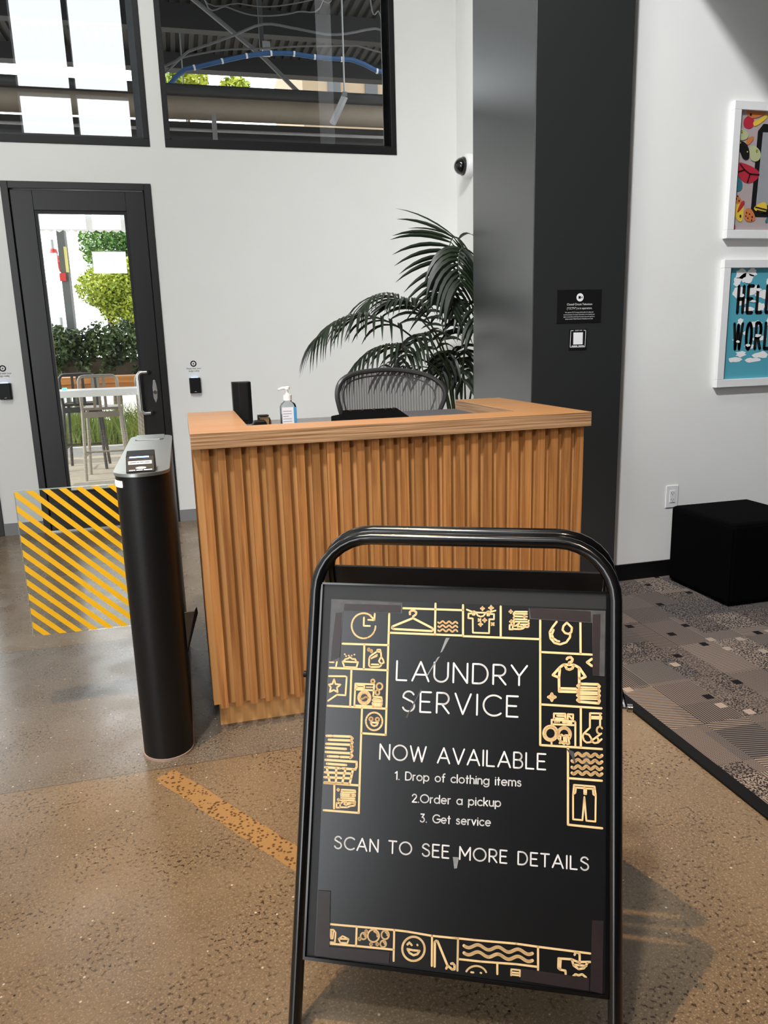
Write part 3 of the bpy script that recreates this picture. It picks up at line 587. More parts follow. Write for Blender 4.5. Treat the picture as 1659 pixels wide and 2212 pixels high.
for i in range(15):   # slats round the side
    if sl is None: sl = MB().box(bx0-.024, bx0, 0, .0262, .098, DZ-.0522).build('slat', MT['oak'], None, org=(0, 0, 0)); me_ = sl.data; o = sl
    else: o = bpy.data.objects.new('slat', me_); COL.objects.link(o)
    o.parent = t; o.location = Vector((.022, 2.60+i*.0524, 0))-ORG[t]
sl = None
# inner worktop
t = thing('worktop', 'grey inner worktop sitting within the oak counter', 'worktop', (.72, 3.0, 1.0))
MB().box(.216, 1.224, 2.74, 3.56, .975, 1.003).build('top', MT['grey'], t, bevel=.002)
for x in (.30, 1.10):
    MB().box(x, x+.06, 3.0, 3.08, .03, .975).build('leg', MT['matteblack'], t); MB().box(x, x+.06, 2.78, 3.32, 0, .03).build('foot', MT['matteblack'], t)
# things on it
WZ = 1.003
t = thing('speaker_tower', 'tall narrow black box standing at the left end of the desk', 'speaker', (.23, 3.45, WZ))
y_ = 3.45
a0 = aty(498.5, 826, y_); a1 = aty(541, 826, y_)
xa, xb, zt = a0.x, a1.x, a0.z
MB().prism([(xa+.004, y_, WZ), (xa+.030, y_-.030, WZ), (xb-.016, y_-.034, WZ), (xb, y_-.012, WZ), (xb, y_+.06, WZ), (xa+.004, y_+.06, WZ)], (0, 0, zt-WZ)).build('housing', MT['matteblack'], t, bevel=.002)
MB().box(xa+.034, xb-.022, y_-.036, y_-.034, WZ+.02, zt-.01).build('grille', MT['blackmetal'], t)
t = thing('sanitizer_bottle', 'clear pump bottle of hand sanitiser with printed label on the desk', 'bottle', (.378, 2.86, WZ))
cx, cy = .380, 2.86
def rrect(rx, ry, z, k=20, pw=.55):
    out = []
    for j in range(k):
        a = 2*PI*j/k; c_, s_ = math.cos(a), math.sin(a)
        out.append((cx+rx*math.copysign(abs(c_)**pw, c_), cy+ry*math.copysign(abs(s_)**pw, s_), z))
    return out
def loft(rings):
    k = len(rings[0]); mb = MB(); vs = [v for r_ in rings for v in r_]
    fs = [(i*k+j, i*k+(j+1) % k, (i+1)*k+(j+1) % k, (i+1)*k+j) for i in range(len(rings)-1) for j in range(k)]+[tuple(range(k))[::-1], tuple((len(rings)-1)*k+j for j in range(k))]
    return mb.add(vs, fs)
loft([rrect(.030, .021, WZ), rrect(.0305, .022, WZ+.01), rrect(.0305, .022, WZ+.112), rrect(.026, .019, WZ+.124), rrect(.014, .013, WZ+.132), rrect(.013, .0125, WZ+.138)]).build('bottle_body', MT['bottle'], t, smooth=True)
loft([rrect(.0275, .019, WZ+.003), rrect(.0278, .0195, WZ+.085)]).build('gel', mat('clear gel', (.55, .60, .68), .2, alpha=.55, noise=.02), t, smooth=True)
lb = MB().box(cx-.026, cx+.017, cy-.0235, cy-.0226, WZ+.012, WZ+.112).build('label', MT['label'], t)
MB().box(cx+.017, cx+.0285, cy-.0230, cy-.0215, WZ+.012, WZ+.112).build('label_edge', MT['blue'], lb)
mb = MB()
for i in range(8): mb.box(cx-.023, cx+.010-(.012 if i % 3 == 2 else 0), cy-.0238, cy-.0235, WZ+.030+i*.0095, WZ+.032+i*.0095)
mb.build('label_print', mat('grey print', (.25, .25, .3), .6, noise=.05), lb)
pu = MB().lathe((cx, cy, WZ+.136), [(.0155, 0), (.0155, .02), (.008, .021), (.0075, .026), (.004, .027), (.004, .040), (.010, .041), (.010, .049), (0, .051)], 18).build('pump', MT['white'], t, smooth=True)
MB().tube([(cx+.006, cy, WZ+.182), (cx-.02, cy-.002, WZ+.181), (cx-.034, cy-.003, WZ+.176)], [.006, .005, .004], 10).build('spout', MT['white'], pu, smooth=True)
t = thing('tape_dispenser', 'small black tape dispenser beside the sanitiser bottle', 'tape dispenser', (.275, 2.84, WZ))
MB().prism([(.236, 2.85, WZ), (.300, 2.85, WZ), (.300, 2.85, WZ+.040), (.288, 2.85, WZ+.070), (.248, 2.85, WZ+.070), (.236, 2.85, WZ+.045)], (0, -.045, 0)).build('housing', MT['matteblack'], t, bevel=.004)
MB().lathe((.290, 2.868, WZ+.056), [(.022, -.010), (.026, -.010), (.026, .010), (.022, .010)], 20, (0, 1, 0)).build('tape_roll', MT['amber'], t, smooth=True)
MB().box(.268, .306, 2.85, 2.885, WZ+.080, WZ+.086).box(.266, .270, 2.85, 2.89, WZ, WZ+.086).box(.306, .310, 2.85, 2.89, WZ, WZ+.076).build('cutter', MT['matteblack'], t, bevel=.002)
t = thing('desk_phone', 'low black desk phone in front of the mesh chair', 'phone', (.75, 3.0, WZ))
MB().prism([(.640, 2.93, WZ), (.640, 2.93, WZ+.044), (.640, 3.12, WZ+.066), (.640, 3.14, WZ)], (.235, 0, 0)).build('base', MT['fabric'], t, bevel=.003)
MB().prism([(.585, 2.95, WZ), (.645, 2.935, WZ), (.645, 2.935, WZ+.046), (.585, 2.95, WZ+.036)], (0, .14, .012)).build('handset', MT['fabric'], t, bevel=.004)
for x in (.665, .715, .765, .815, .85): MB().box(x, x+.012, 3.10, 3.112, WZ+.062, WZ+.068).build('key', MT['chrome'], t)
t = thing('document_tray', 'grey document tray with purple edge near the right counter return', 'tray', (1.07, 3.1, WZ))
MB().box(.93, 1.20, 2.98, 3.30, WZ, WZ+.032).build('tray_body', mat('dim grey plastic', (.085, .08, .085), .5, noise=.05), t, bevel=.003)
MB().box(.93, 1.20, 2.978, 2.985, WZ+.030, WZ+.036).build('edge_strip', MT['purple'], t)
# ------------------------------------------------------------------ mesh chair
cy = 3.62
t = thing('office_chair', 'grey mesh-backed office chair behind the reception desk', 'chair', (.97, 3.72, 0))
pxo = [(745, 905), (737, 880), (731, 855), (735, 832), (750, 816), (780, 806), (820, 801), (855, 799), (890, 802), (925, 809), (950, 822), (963, 838), (966, 856), (958, 880), (950, 900)]
out = [aty(x, y, cy) for x, y in pxo]
bow = lambda v: Vector((v.x, cy+.10-.9*(v.x-.985)**2*0-.55*(v.x-.985)**2*1.6+(-.25*(v.z-1.1)**2), v.z))
low = [Vector((1.15, cy, .92)), Vector((1.10, cy, .72)), Vector((1.05, cy, .60)), Vector((.90, cy, .60)), Vector((.85, cy, .72)), Vector((.80, cy, .92))]
ring = [bow(v) for v in out+low]
def smoothloop(P, it=2):
    for _ in range(it):
        Q = []
        for i in range(len(P)):
            a, b = P[i], P[(i+1) % len(P)]; Q += [a*.75+b*.25, a*.25+b*.75]
        P = Q
    return P
ring = smoothloop(ring, 2)
MB().tube(ring, .0125, 8, close=True).build('back_frame', MT['chairframe'], t, smooth=True)
cen = sum(ring, Vector())/len(ring); mb = MB(); K = 7; n = len(ring)
vs = [];
for k in range(K+1):
    s_ = 1-k/K*.999
    for v in ring: vs.append(bow(Vector((cen.x+(v.x-cen.x)*s_, 0, cen.z+(v.z-cen.z)*s_)))+Vector((0, .004, 0)))
mb.add(vs, [(k*n+i, k*n+(i+1) % n, (k+1)*n+(i+1) % n, (k+1)*n+i) for k in range(K) for i in range(n)]).build('back_mesh', MT['meshback'], t, smooth=True)
mb = MB()
inn = [cen+(v-cen)*.86 for v in ring]; MB().tube([bow(v)+Vector((0, .02, 0)) for v in inn], .004, 6, close=True).build('mesh_trim', MT['chairframe'], t, smooth=True)
MB().tube([(.86, cy+.19, .62), (.86, cy+.17, .85), (.93, cy+.15, .98), (1.03, cy+.15, .98), (1.11, cy+.17, .85), (1.11, cy+.19, .62)], .012, 8).build('lumbar_bracket', MT['chairframe'], t, smooth=True)
MB().box(.74, 1.22, 3.22, 3.70, .47, .52).build('seat', MT['meshback'], t, bevel=.02)
MB().box(.83, 1.13, 3.5, 3.80, .40, .47).build('tilt_mechanism', MT['chairframe'], t, bevel=.01)
MB().tube([(.975, 3.62, .10), (.975, 3.62, .42)], .028, 14).build('gas_lift', MT['chrome'], t, smooth=True)
for i in range(5):
    a = i*2*PI/5+.3; e = Vector((.975+.30*math.cos(a), 3.62+.30*math.sin(a), .075))
    lg = MB().tube([(.975, 3.62, .11), tuple(e)], [.026, .014], 8).build('base_leg', MT['chairframe'], t, smooth=True)
    MB().lathe(e+Vector((0, -.012, -.047)), [(.0, 0), (.028, 0), (.028, .024), (0, .024)], 14, (0, 1, 0)).build('caster', MT['matteblack'], lg, smooth=True)
for sx_ in (-1, 1):
    x = .98+sx_*.29
    MB().tube([(.98+sx_*.20, 3.66, .45), (x, 3.66, .50), (x, 3.62, .68)], .016, 8).build('arm_post', MT['chairframe'], t, smooth=True)
    MB().box(x-.04, x+.04, 3.40, 3.68, .68, .71).build('arm_pad', MT['matteblack'], t, bevel=.012)
# ------------------------------------------------------------------ potted palm
PB = Vector((1.88, 5.02, 0))
t = palm = thing('potted_palm', 'large dark green kentia palm in a planter behind the chair', 'plant', PB)
MB().lathe(PB, [(.0, 0), (.15, 0), (.19, .36), (.20, .38), (.18, .38), (.175, .34), (0, .34)], 28).build('pot', MT['potgrey'], t, smooth=True)
MB().lathe(PB+Vector((0, 0, .33)), [(.172, 0), (.172, .015), (0, .03)], 24).build('soil', MT['soil'], t)
def bez(P, n):
    P = [Vector(p) for p in P]; out = []
    for i in range(n+1):
        q_ = i/n*(len(P)-1); k = min(int(q_), len(P)-2); f = q_-k
        p0_, p1_, p2_, p3_ = P[max(k-1, 0)], P[k], P[k+1], P[min(k+2, len(P)-1)]
        out.append(.5*((2*p1_)+(p2_-p0_)*f+(2*p0_-5*p1_+4*p2_-p3_)*f*f+(3*p1_-p0_-3*p2_+p3_)*f**3))
    return out
def frond(pts, n, ln, wd, side=None, droop=.5, fwd=.55, start=.3, taper=.55, both=True, name='frond'):
    """pts: list of (px, py, y) the rachis passes through"""
    P = [PB+Vector((random.uniform(-.04, .04), random.uniform(-.04, .04), .35))]+[aty(*p) if not isinstance(p, Vector) else p for p in pts]
    R = bez(P, 26)
    fr_ = MB().tube(R, [.008*(1-.75*i/26) for i in range(27)], 6).build(name, MT['stem'], palm, smooth=True)
    for i in range(n):
        s_ = start+(1-start)*(i/(n-1))**.9
        q_ = s_*26; k = min(int(q_), 25); pos = R[k].lerp(R[k+1], q_-k); T = (R[k+1]-R[k]).normalized()
        S0 = side if side is not None else Vector((0, 0, 1)).cross(T)
        S0 = (S0-T*S0.dot(T)).normalized()
        for sg in ((-1, 1) if both else (1,)):
            L = ln*(1-taper*abs((i/(n-1))-.35)**1.3)*random.uniform(.88, 1.08)
            d = (S0*sg+T*(fwd+.5*(i/(n-1))**2)+Vector((0, 0, .12))).normalized()
            pts_ = []; p_ = pos.copy(); v = d.copy(); M = 6
            for m_ in range(M+1):
                pts_.append(p_.copy()); p_ = p_+v*(L/M); v = (v+Vector((0, 0, -droop*.36))).normalized()
            nrm = T.cross(d); nrm = nrm.normalized() if nrm.length > 1e-4 else Vector((0, 0, 1))
            mb = MB(); vs = []; fs = []
            for m_ in range(M+1):
                tt = pts_[min(m_+1, M)]-pts_[max(m_-1, 0)]; tt.normalize(); wv = tt.cross(Vector((nrm.x, nrm.y, nrm.z+.4))); wv = wv.normalized() if wv.length > 1e-4 else S0
                ww = wd*(.35, .9, 1, .95, .75, .45, .04)[m_]*.5; dn = wv.cross(tt).normalized()*ww*.35
                vs += [pts_[m_]-wv*ww+dn, pts_[m_]-dn*.2, pts_[m_]+wv*ww+dn]
            for m_ in range(M): a_ = m_*3; fs += [(a_, a_+1, a_+4, a_+3), (a_+1, a_+2, a_+5, a_+4)]
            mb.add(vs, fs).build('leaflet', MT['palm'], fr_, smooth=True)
UP = Vector((0, 0, 1)); RT = Vector((1, 0, 0)); TW = Vector((0, -1, 0))
# top frond arching out to the left from behind the column
frond([(1045, 740, 4.95), (1040, 610, 4.9), (1010, 540, 4.85), (980, 512, 4.78), (966, 560, 4.65), (958, 640, 4.55)], 15, .43, .026, side=Vector((-1, 0, .55)), droop=.30, fwd=.6, start=.60, taper=.35)
frond([(1040, 700, 4.8), (1040, 580, 4.7), (1003, 536, 4.62), (990, 560, 4.55), (995, 610, 4.5)], 9, .36, .040, side=Vector((1, .0, 0)), droop=1.1, fwd=.6, start=.66, taper=.3)
# chevron frond standing behind
frond([(975, 800, 5.35), (958, 720, 5.5), (955, 640, 5.55), (960, 600, 5.5)], 15, .20, .026, side=RT, droop=.55, fwd=.25, start=.45)
# left arching fronds
frond([(950, 800, 4.75), (880, 720, 4.6), (800, 682, 4.5), (735, 690, 4.45), (690, 725, 4.4)], 17, .36, .022, side=Vector((.1, -.9, .1)), droop=.95, fwd=.75, start=.45, taper=.4)
frond([(960, 780, 4.9), (910, 690, 4.9), (860, 645, 4.85), (810, 640, 4.8), (780, 670, 4.75)], 14, .34, .020, side=Vector((.1, -.9, .1)), droop=.7, fwd=.9, start=.5)
frond([(970, 800, 4.7), (930, 700, 4.6), (890, 655, 4.5), (850, 650, 4.45)], 12, .30, .022, side=Vector((.5, -.8, .1)), droop=.7, fwd=.9, start=.5)
# lower fronds over the chair
frond([(960, 830, 4.6), (900, 770, 4.45), (850, 745, 4.4), (800, 760, 4.35), (760, 800, 4.3)], 13, .32, .023, side=Vector((.1, -.9, .1)), droop=.9, fwd=.8, start=.42)
frond([(975, 830, 4.7), (945, 760, 4.6), (920, 720, 4.55), (890, 740, 4.5), (870, 790, 4.45)], 11, .27, .024, side=Vector((.6, -.6, .1)), droop=.9, fwd=.5, start=.42)
frond([(985, 840, 5.2), (940, 800, 5.3), (880, 790, 5.3), (820, 805, 5.3)], 10, .26, .026, side=Vector((.1, -.6, .7)), droop=.7, fwd=.5, start=.4)
# right side
frond([(1000, 800, 4.75), (1012, 700, 4.65), (1015, 650, 4.6), (1030, 700, 4.5)], 9, .28, .036, side=RT, droop=1.0, fwd=.4, start=.42)
frond([(995, 850, 4.85), (985, 790, 4.8), (975, 760, 4.75), (955, 800, 4.7)], 9, .24, .032, side=RT, droop=.9, fwd=.4, start=.4)
frond([(1005, 860, 4.9), (1000, 800, 4.85), (990, 760, 4.8), (1000, 820, 4.75)], 8, .24, .036, side=Vector((.7, -.7, 0)), droop=1.0, fwd=.4, start=.35)
# ------------------------------------------------------------------ turnstile pedestal
PX0, PX1, PY0, PY1, PZ = -.224, -.061, 2.405, 3.500, .966
t = thing('turnstile', 'black speed gate pedestal with steel lid and yellow striped wing', 'turnstile', (-.142, 2.95, 0))
def stad(z, g=0.):
    c_ = (PX0+PX1)/2; h = (PX1-PX0)/2+g; r = .085
    return [(c_+h*math.cos(a), PY0+r+(r+g)*math.sin(a), z) for a in [PI+i*PI/14 for i in range(15)]]+[(c_+h*math.cos(a), PY1-r+(r+g)*math.sin(a), z) for a in [i*PI/14 for i in range(15)]]
MB().prism(stad(.008), (0, 0, PZ-.008-.006)).build('body', MT['blackmetal'], t, smooth=True)
MB().prism(stad(0, .0035), (0, 0, .008)).build('floor_seal', mat('pale sealant', (.36, .26, .21), .7, noise=.1), t)
MB().prism(stad(PZ-.006, .004), (0, 0, .010)).build('lid', MT['lid'], t, smooth=True)
MB().prism([(x, y, PZ+.0042) for x, y in ((-.195, 3.30), (-.105, 3.30), (-.090, 3.315), (-.090, 3.48), (-.205, 3.48), (-.205, 3.315))], (0, 0, .004)).build('service_hatch', MT['lid'], t, bevel=.001)
zt = PZ+.004
rd = MB().prism([(-.185, 2.425, zt), (-.185, 2.425, zt+.004), (-.185, 2.470, zt+.046), (-.185, 2.535, zt+.056), (-.185, 2.560, zt)], (.085, 0, 0)).build('card_reader', MT['matteblack'], t, bevel=.003)
def slope(x, s, off=.0012):   # point on the reader's sloped face
    y0_, z0_, y1_, z1_ = 2.425, zt+.004, 2.470, zt+.046; nn = Vector((0, -(z1_-z0_), y1_-y0_)).normalized()
    return Vector((x, y0_+(y1_-y0_)*s, z0_+(z1_-z0_)*s))+nn*off
def onslope(name, x0, x1, s0, s1, m, off): return MB().add([slope(x0, s0, off), slope(x1, s0, off), slope(x1, s1, off), slope(x0, s1, off)], [(0, 1, 2, 3)]).build(name, m, rd)
onslope('status_light', -.174, -.116, .86, .95, MT['blueled'], .0016)
onslope('sticker', -.178, -.108, .44, .66, MT['paper'], .0014)
word_bars([(-.030, -.012), (-.010, -.002), (0, .012), (.014, .030)], .0022, lambda a, b: slope(-.143+a, .55+b*16, .0022), MT['black'], rd)
mb = MB(); ribbon(mb, arc(-.148, .20, .016, .07, 0, 360, 18), .0001, lambda a, b: slope(a, b, .002)); mb = MB(); mb.add([slope(a, b, .002) for a, b in arc(-.141, .20, .016, .075, 0, 360, 18)[:-1]], [tuple(range(18))]); mb.build('icon', MT['ink'], rd)
word_bars([(-.034, -.016), (-.013, .006), (.009, .034)], .0045, lambda a, b: slope(-.142+a, .06+b*14, .002), MT['ink'], rd)
# white indicator at the front left under the lid
c_ = (PX0+PX1)/2; h = (PX1-PX0)/2+.0008; r = .085
arcp = [(c_+h*math.cos(a), PY0+r+(r+.0008)*math.sin(a)) for a in [PI+.02+i*.11 for i in range(8)]]
MB().add([(x, y, z) for z in (PZ-.040, PZ-.020) for x, y in arcp], [(i, i+1, i+9, i+8) for i in range(7)]).build('indicator_light', MT['whiteled'], t)
WY = 2.93
gw = MB().prism([(-.224, WY-.005, .302), (-.224, WY-.005, .856), (-.600, WY-.005, .857), (-.6075, WY-.005, .854), (-.611, WY-.005, .846), (-.611, WY-.005, .312), (-.607, WY-.005, .305), (-.600, WY-.005, .302)], (0, .010, 0)).build('gate_wing', MT['gateglass'], t)
MB().box(-.611, -.224, WY-.0052, WY+.0052, .855, .8575).box(-.6118, -.6105, WY-.0052, WY+.0052, .31, .85).build('polished_edge', mat('pale edge', (.5, .6, .58), .3, alpha=.6, noise=.05), gw)
# stripes clipped to the wing
X0_, X1_, Z0_, Z1_ = -.609, -.225, .304, .855
def clip(poly):
    for ax, lim, keep in ((0, X0_, 1), (0, X1_, -1), (1, Z0_, 1), (1, Z1_, -1)):
        o_ = []
        for i in range(len(poly)):
            a, b = poly[i], poly[(i+1) % len(poly)]; da, db = keep*(a[ax]-lim), keep*(b[ax]-lim)
            if da >= 0: o_.append(a)
            if da*db < 0: f = da/(da-db); o_.append((a[0]+(b[0]-a[0])*f, a[1]+(b[1]-a[1])*f))
        poly = o_
        if not poly: return None
    return poly
A1 = aty(30.5, 1066, WY); A2 = aty(271, 1243, WY)
sl_ = (A2.z-A1.z)/(A2.x-A1.x)
pz = (aty(30.5, 1066, WY).z-aty(35, 1099, WY).z)
for i in range(-6, 14):
    zc = A1.z-pz*i*.985; hw = .0130
    pg = clip([(X0_-.1, zc-.1*sl_-hw), (X1_+.2, zc+sl_*(X1_+.2-X0_)-hw), (X1_+.2, zc+sl_*(X1_+.2-X0_)+hw), (X0_-.1, zc-.1*sl_+hw)])
    if pg and len(pg) > 2:
        MB().prism([(a, WY-.0056, b) for a, b in pg], (0, .0004, 0)).build('stripe', MT['yellow'], gw)
# rear bracket on the desk side
MB().prism([(-.061, WY-.01, .175), (-.020, WY-.01, .335), (-.012, WY-.01, .345), (-.010, WY-.01, .325), (-.061, WY-.01, .165)], (0, .02, 0)).build('hinge_arm', MT['darkpipe'], t)
MB().prism([(-.061, WY-.004, .18), (-.022, WY-.004, .330), (-.061, WY-.004, .330)], (0, .008, 0)).build('hinge_plate', MT['galv'], t)
# ------------------------------------------------------------------ A-frame sign
th, al, SW, SH = -.449, .352, .595, .745
U = Vector((math.cos(th), math.sin(th), 0)); HN = Vector((-math.sin(th), math.cos(th), 0)); V = Vector((0, 0, math.cos(al)))+HN*math.sin(al); NN = U.cross(V)
B0 = Vector((.140, 1.304, .141))
def S(u, v, o=0.): return B0+U*u+V*v+NN*o
def uv(px, py, o=0.):
    d = ray(px, py); b = B0+NN*o; k = (b-CAM).dot(NN)/d.dot(NN); q_ = CAM+d*k-B0; return q_.dot(U), q_.dot(V)
foot_v = -B0.z/V.z
sg = thing('sandwich_board', 'black steel A-frame sandwich board advertising a laundry service', 'sign', S(SW/2, foot_v).xyz*Vector((1, 1, 0)) if False else Vector((S(SW/2, foot_v).x, S(SW/2, foot_v).y, 0)))
def utube(fn, r, name, parent):
    cr = .115; uL, uR, vt = -.0085, .6070, .846
    pth = [fn(uL, foot_v+.012)]+[fn(uL, v_) for v_ in (0, .3, .6)]
    pth += [fn(uL+cr-cr*math.cos(a), vt-cr+cr*math.sin(a)) for a in [i*PI/2/8 for i in range(9)]]
    pth += [fn(uR-cr+cr*math.sin(a), vt-cr+cr*math.cos(a)) for a in [i*PI/2/8 for i in range(9)]]
    pth += [fn(uR, v_) for v_ in (.6, .3, 0)]+[fn(uR, foot_v+.012)]
    return MB().tube(pth, r, 14).build(name, MT['gloss'], parent, smooth=True)
FO = -.004
utube(lambda u, v: S(u, v, FO), .0135, 'front_frame', sg)
VB = Vector((0, 0, math.cos(al)))-HN*math.sin(al)*.95
TOPF = .858
bt0 = B0+V*TOPF+HN*.026
VBn = VB.normalized()
def SB(u, v): return bt0+U*u+VBn*(v-TOPF)+Vector((0, 0, .006))
def SBf(u, v):   # rear frame: clamp feet to the floor
    p = SB(u, v)
    return p if p.z > .012 else Vector((p.x, p.y, .012))
utube(SBf, .0135, 'rear_frame', sg)
def slab(fn, u0, u1, v0, v1, o0, o1): return [fn(u0, v0, o0), fn(u1, v0, o0), fn(u1, v1, o0), fn(u0, v1, o0), fn(u0, v0, o1), fn(u1, v0, o1), fn(u1, v1, o1), fn(u0, v1, o1)]
MB().hexa(slab(S, .004, .592, 0, SH, -.016, -.004)).build('front_panel', MT['board'], sg)
MB().hexa(slab(S, .004, .592, SH, SH+.004, -.018, .001)).build('top_channel', MT['gloss'], sg)
MB().hexa(slab(S, .002, .594, -.006, .0, -.018, .003)).build('bottom_channel', MT['gloss'], sg)
MB().hexa(slab(S, .001, .007, 0, SH, -.018, .003)).build('side_channel', MT['gloss'], sg)
MB().hexa(slab(S, .589, .595, 0, SH, -.018, .003)).build('side_channel', MT['gloss'], sg)
SB3 = lambda u, v, o: SB(u, v)+HN*o
MB().hexa(slab(SB3, .004, .592, .02, SH+.005, 0, .012)).build('rear_panel', MT['board'], sg)
for u_ in (-.0085, .607): MB().tube([S(u_, foot_v+.016, FO), Vector((S(u_, foot_v, FO).x, S(u_, foot_v, FO).y, 0.0))], .0155, 12).build('foot_cap', MT['matteblack'], sg, smooth=True)
hp = S(.607, .525, FO)
MB().tube([hp, hp+U*.032], .004, 8).build('hinge_bolt', MT['chrome'], sg, smooth=True)
MB().tube([hp+U*.022, hp+U*.032], .008, 10).build('hinge_nut', MT['chrome'], sg, smooth=True)
MB().tube([hp+U*.018, hp+U*.010+V*.04-NN*.02, SBf(.607, .60)+U*.012], .005, 8).build('hinge_brace', MT['gloss'], sg, smooth=True)
hp2 = S(-.0085, .555, FO); MB().tube([hp2, hp2-U*.018], .007, 10).build('hinge_bolt', MT['matteblack'], sg, smooth=True)
# poster sheet
ps = MB().hexa(slab(S, .0255, .5885, .001, .7145, -.0042, -.0028)).build('poster_sheet', MT['sheet'], sg)
pls = lambda u, v: S(u, v, -.0022)
plt = lambda u, v: S(u, v, -.0012)
def zz(ox, oy, sc): return lambda x, y: uv(ox+x/sc, oy+y/sc)
Z2, Z3, Za, Zb, Zc, Zd, ZP = zz(680, 1290, 4.3375), zz(1000, 1290, 4.097), zz(1000, 1290, 9.759), zz(1160, 1530, 8.194), zz(690, 1980, 5.3516), zz(980, 2000, 5.184), zz(0, 0, 1)
Z1 = zz(640, 1120, 2.304); Z4 = zz(680, 1780, 2.5136)
def icon(Z, strokes, wd=.0036, name='icon', m='gold'):
    mb = MB()
    for s_ in strokes: ribbon(mb, [Z(*p) for p in s_], wd, pls)
    return mb.build(name, MT[m], ps)
def circ(x, y, rx, ry=None, a0=0, a1=360, n=20): return arc(x, y, rx, ry or rx, a0, a1, n)
# border rules
icon(Z2, [[(820, 103), (1388, 122)], [(1130, 60), (1124, 350)], [(696, 155), (662, 1292)], [(700, 333), (1388, 360)], [(258, 436), (690, 450)], [(462, 445), (457, 672)], [(138, 662), (683, 686)], [(341, 678), (329, 1022)], [(118, 1018), (668, 1046)], [(440, 1040), (409, 2024)], [(440, 1276), (664, 1292)], [(85, 1742), (412, 1766)], [(181, 1758), (178, 1980)], [(80, 1998), (412, 2024)]], .0042, 'border_rule')
icon(Z3, [[(0, 345), (684, 372)], [(0, 70), (0, 345)], [(334, 82), (334, 350)], [(684, 205), (684, 1310)], [(690, 486), (1142, 509)], [(1040, 222), (1042, 500)], [(690, 950), (1226, 984)], [(684, 1310), (1230, 1346)], [(1044, 982), (1044, 1330)], [(930, 1334), (930, 2016)], [(936, 1604), (1230, 1627)], [(930, 2016), (1233, 2048)]], .0042, 'border_rule')
icon(Zc, [[(115, 92), (430, 120), (860, 160), (1010, 178), (1300, 228), (1600, 258)], [(428, 120), (420, 345)], [(105, 316), (420, 345), (855, 388)], [(862, 160), (855, 518)], [(1300, 228), (1297, 575)], [(1602, 258), (1594, 630)]], .0040, 'border_rule')
icon(Zd, [[(0, 140), (240, 165), (700, 205), (945, 240), (1530, 315)], [(48, 145), (40, 505)], [(55, 378), (300, 405), (700, 435), (940, 465)], [(945, 240), (945, 500)], [(488, 420), (488, 545)]], .0040, 'border_rule')
# top-left
icon(Z2, [circ(455, 268, 112, 118, 95, 308, 20), circ(455, 268, 112, 118, 75, 88, 3), circ(455, 268, 112, 118, 52, 67, 3), circ(455, 268, 112, 118, 30, 45, 3), circ(455, 268, 112, 118, 2, 22, 3), [(560, 155), (556, 215), (498, 212)], [(520, 175), (556, 212)], [(459, 190), (456, 268), (515, 270)]])
icon(Z2, [[(890, 160), (888, 140), (905, 126), (930, 126), (950, 142), (946, 162), (920, 180), (918, 196), (725, 275), (722, 290), (735, 298), (1095, 318), (1108, 305), (1100, 290), (918, 196)]], .0044)
wav = lambda x0, x1, y0, am, nper, sl=0., n=36: [(x0+(x1-x0)*i/n, y0+sl*i/n-am*math.sin(2*PI*nper*i/n+.3+PI)) for i in range(n+1)]
icon(Z2, [wav(1155, 1335, 233, 10, 3, 8), wav(1155, 1335, 270, 10, 3, 8), wav(1155, 1335, 308, 10, 3, 8)])
icon(Z2, [[(258, 605), (275, 655), (388, 660), (402, 610), (258, 603)], [(268, 600), (285, 580), (310, 575), (325, 562), (350, 580), (375, 580), (385, 602)]]+[[(x, y), (x+2, y)] for x, y in ((278, 535), (290, 552), (315, 547), (342, 547), (368, 538))])
icon(Z2, [[(138, 608), (175, 610)], [(205, 605), (195, 655)]])
icon(Z2, [[(520, 655), (505, 640), (508, 570), (520, 550), (580, 510), (618, 515), (620, 560), (640, 590), (645, 615), (620, 625), (598, 600), (622, 555)], [(520, 655), (600, 655), (620, 640), (622, 625)], [(580, 510), (585, 492), (612, 492), (615, 512)], [(528, 575), (580, 540), (578, 552), (530, 572)], [(530, 630), (595, 632)], circ(503, 492, 8, 12), circ(528, 506, 8, 12)], .0034)
icon(Z2, [[(130, 740), (285, 742), (297, 750), (285, 920), (205, 915), (122, 972)], [(178, 770), (192, 815), (238, 820), (205, 848), (212, 890), (175, 870), (138, 888), (148, 845), (130, 820), (163, 813), (178, 770)]])
icon(Z2, [[(368, 1025), (378, 810), (555, 818), (545, 930)], [(378, 866), (552, 874)], [(392, 826), (462, 828), (462, 852), (392, 850), (392, 826)], circ(462, 943, 58, 62), circ(462, 943, 42, 45), wav(425, 500, 945, 8, 1), circ(542, 790, 16, 18), circ(604, 837, 28, 31), circ(585, 894, 18, 22), [(548, 935), (622, 938), (625, 955), (612, 960), (548, 956)], [(540, 965), (628, 968), (625, 985), (545, 983)], [(538, 992), (626, 995), (625, 1010), (540, 1005)], [(545, 1020), (620, 1025), (622, 1033), (545, 1033)], [(370, 1015), (545, 1025)]]+[[(x, 845), (x+2, 845)] for x in (485, 502, 519, 536)])
icon(Z2, [circ(554, 1165, 78, 84), circ(525, 1143, 16), circ(584, 1147, 16), [(520, 1175), (590, 1178), (580, 1200), (555, 1210), (532, 1200), (520, 1175)]])
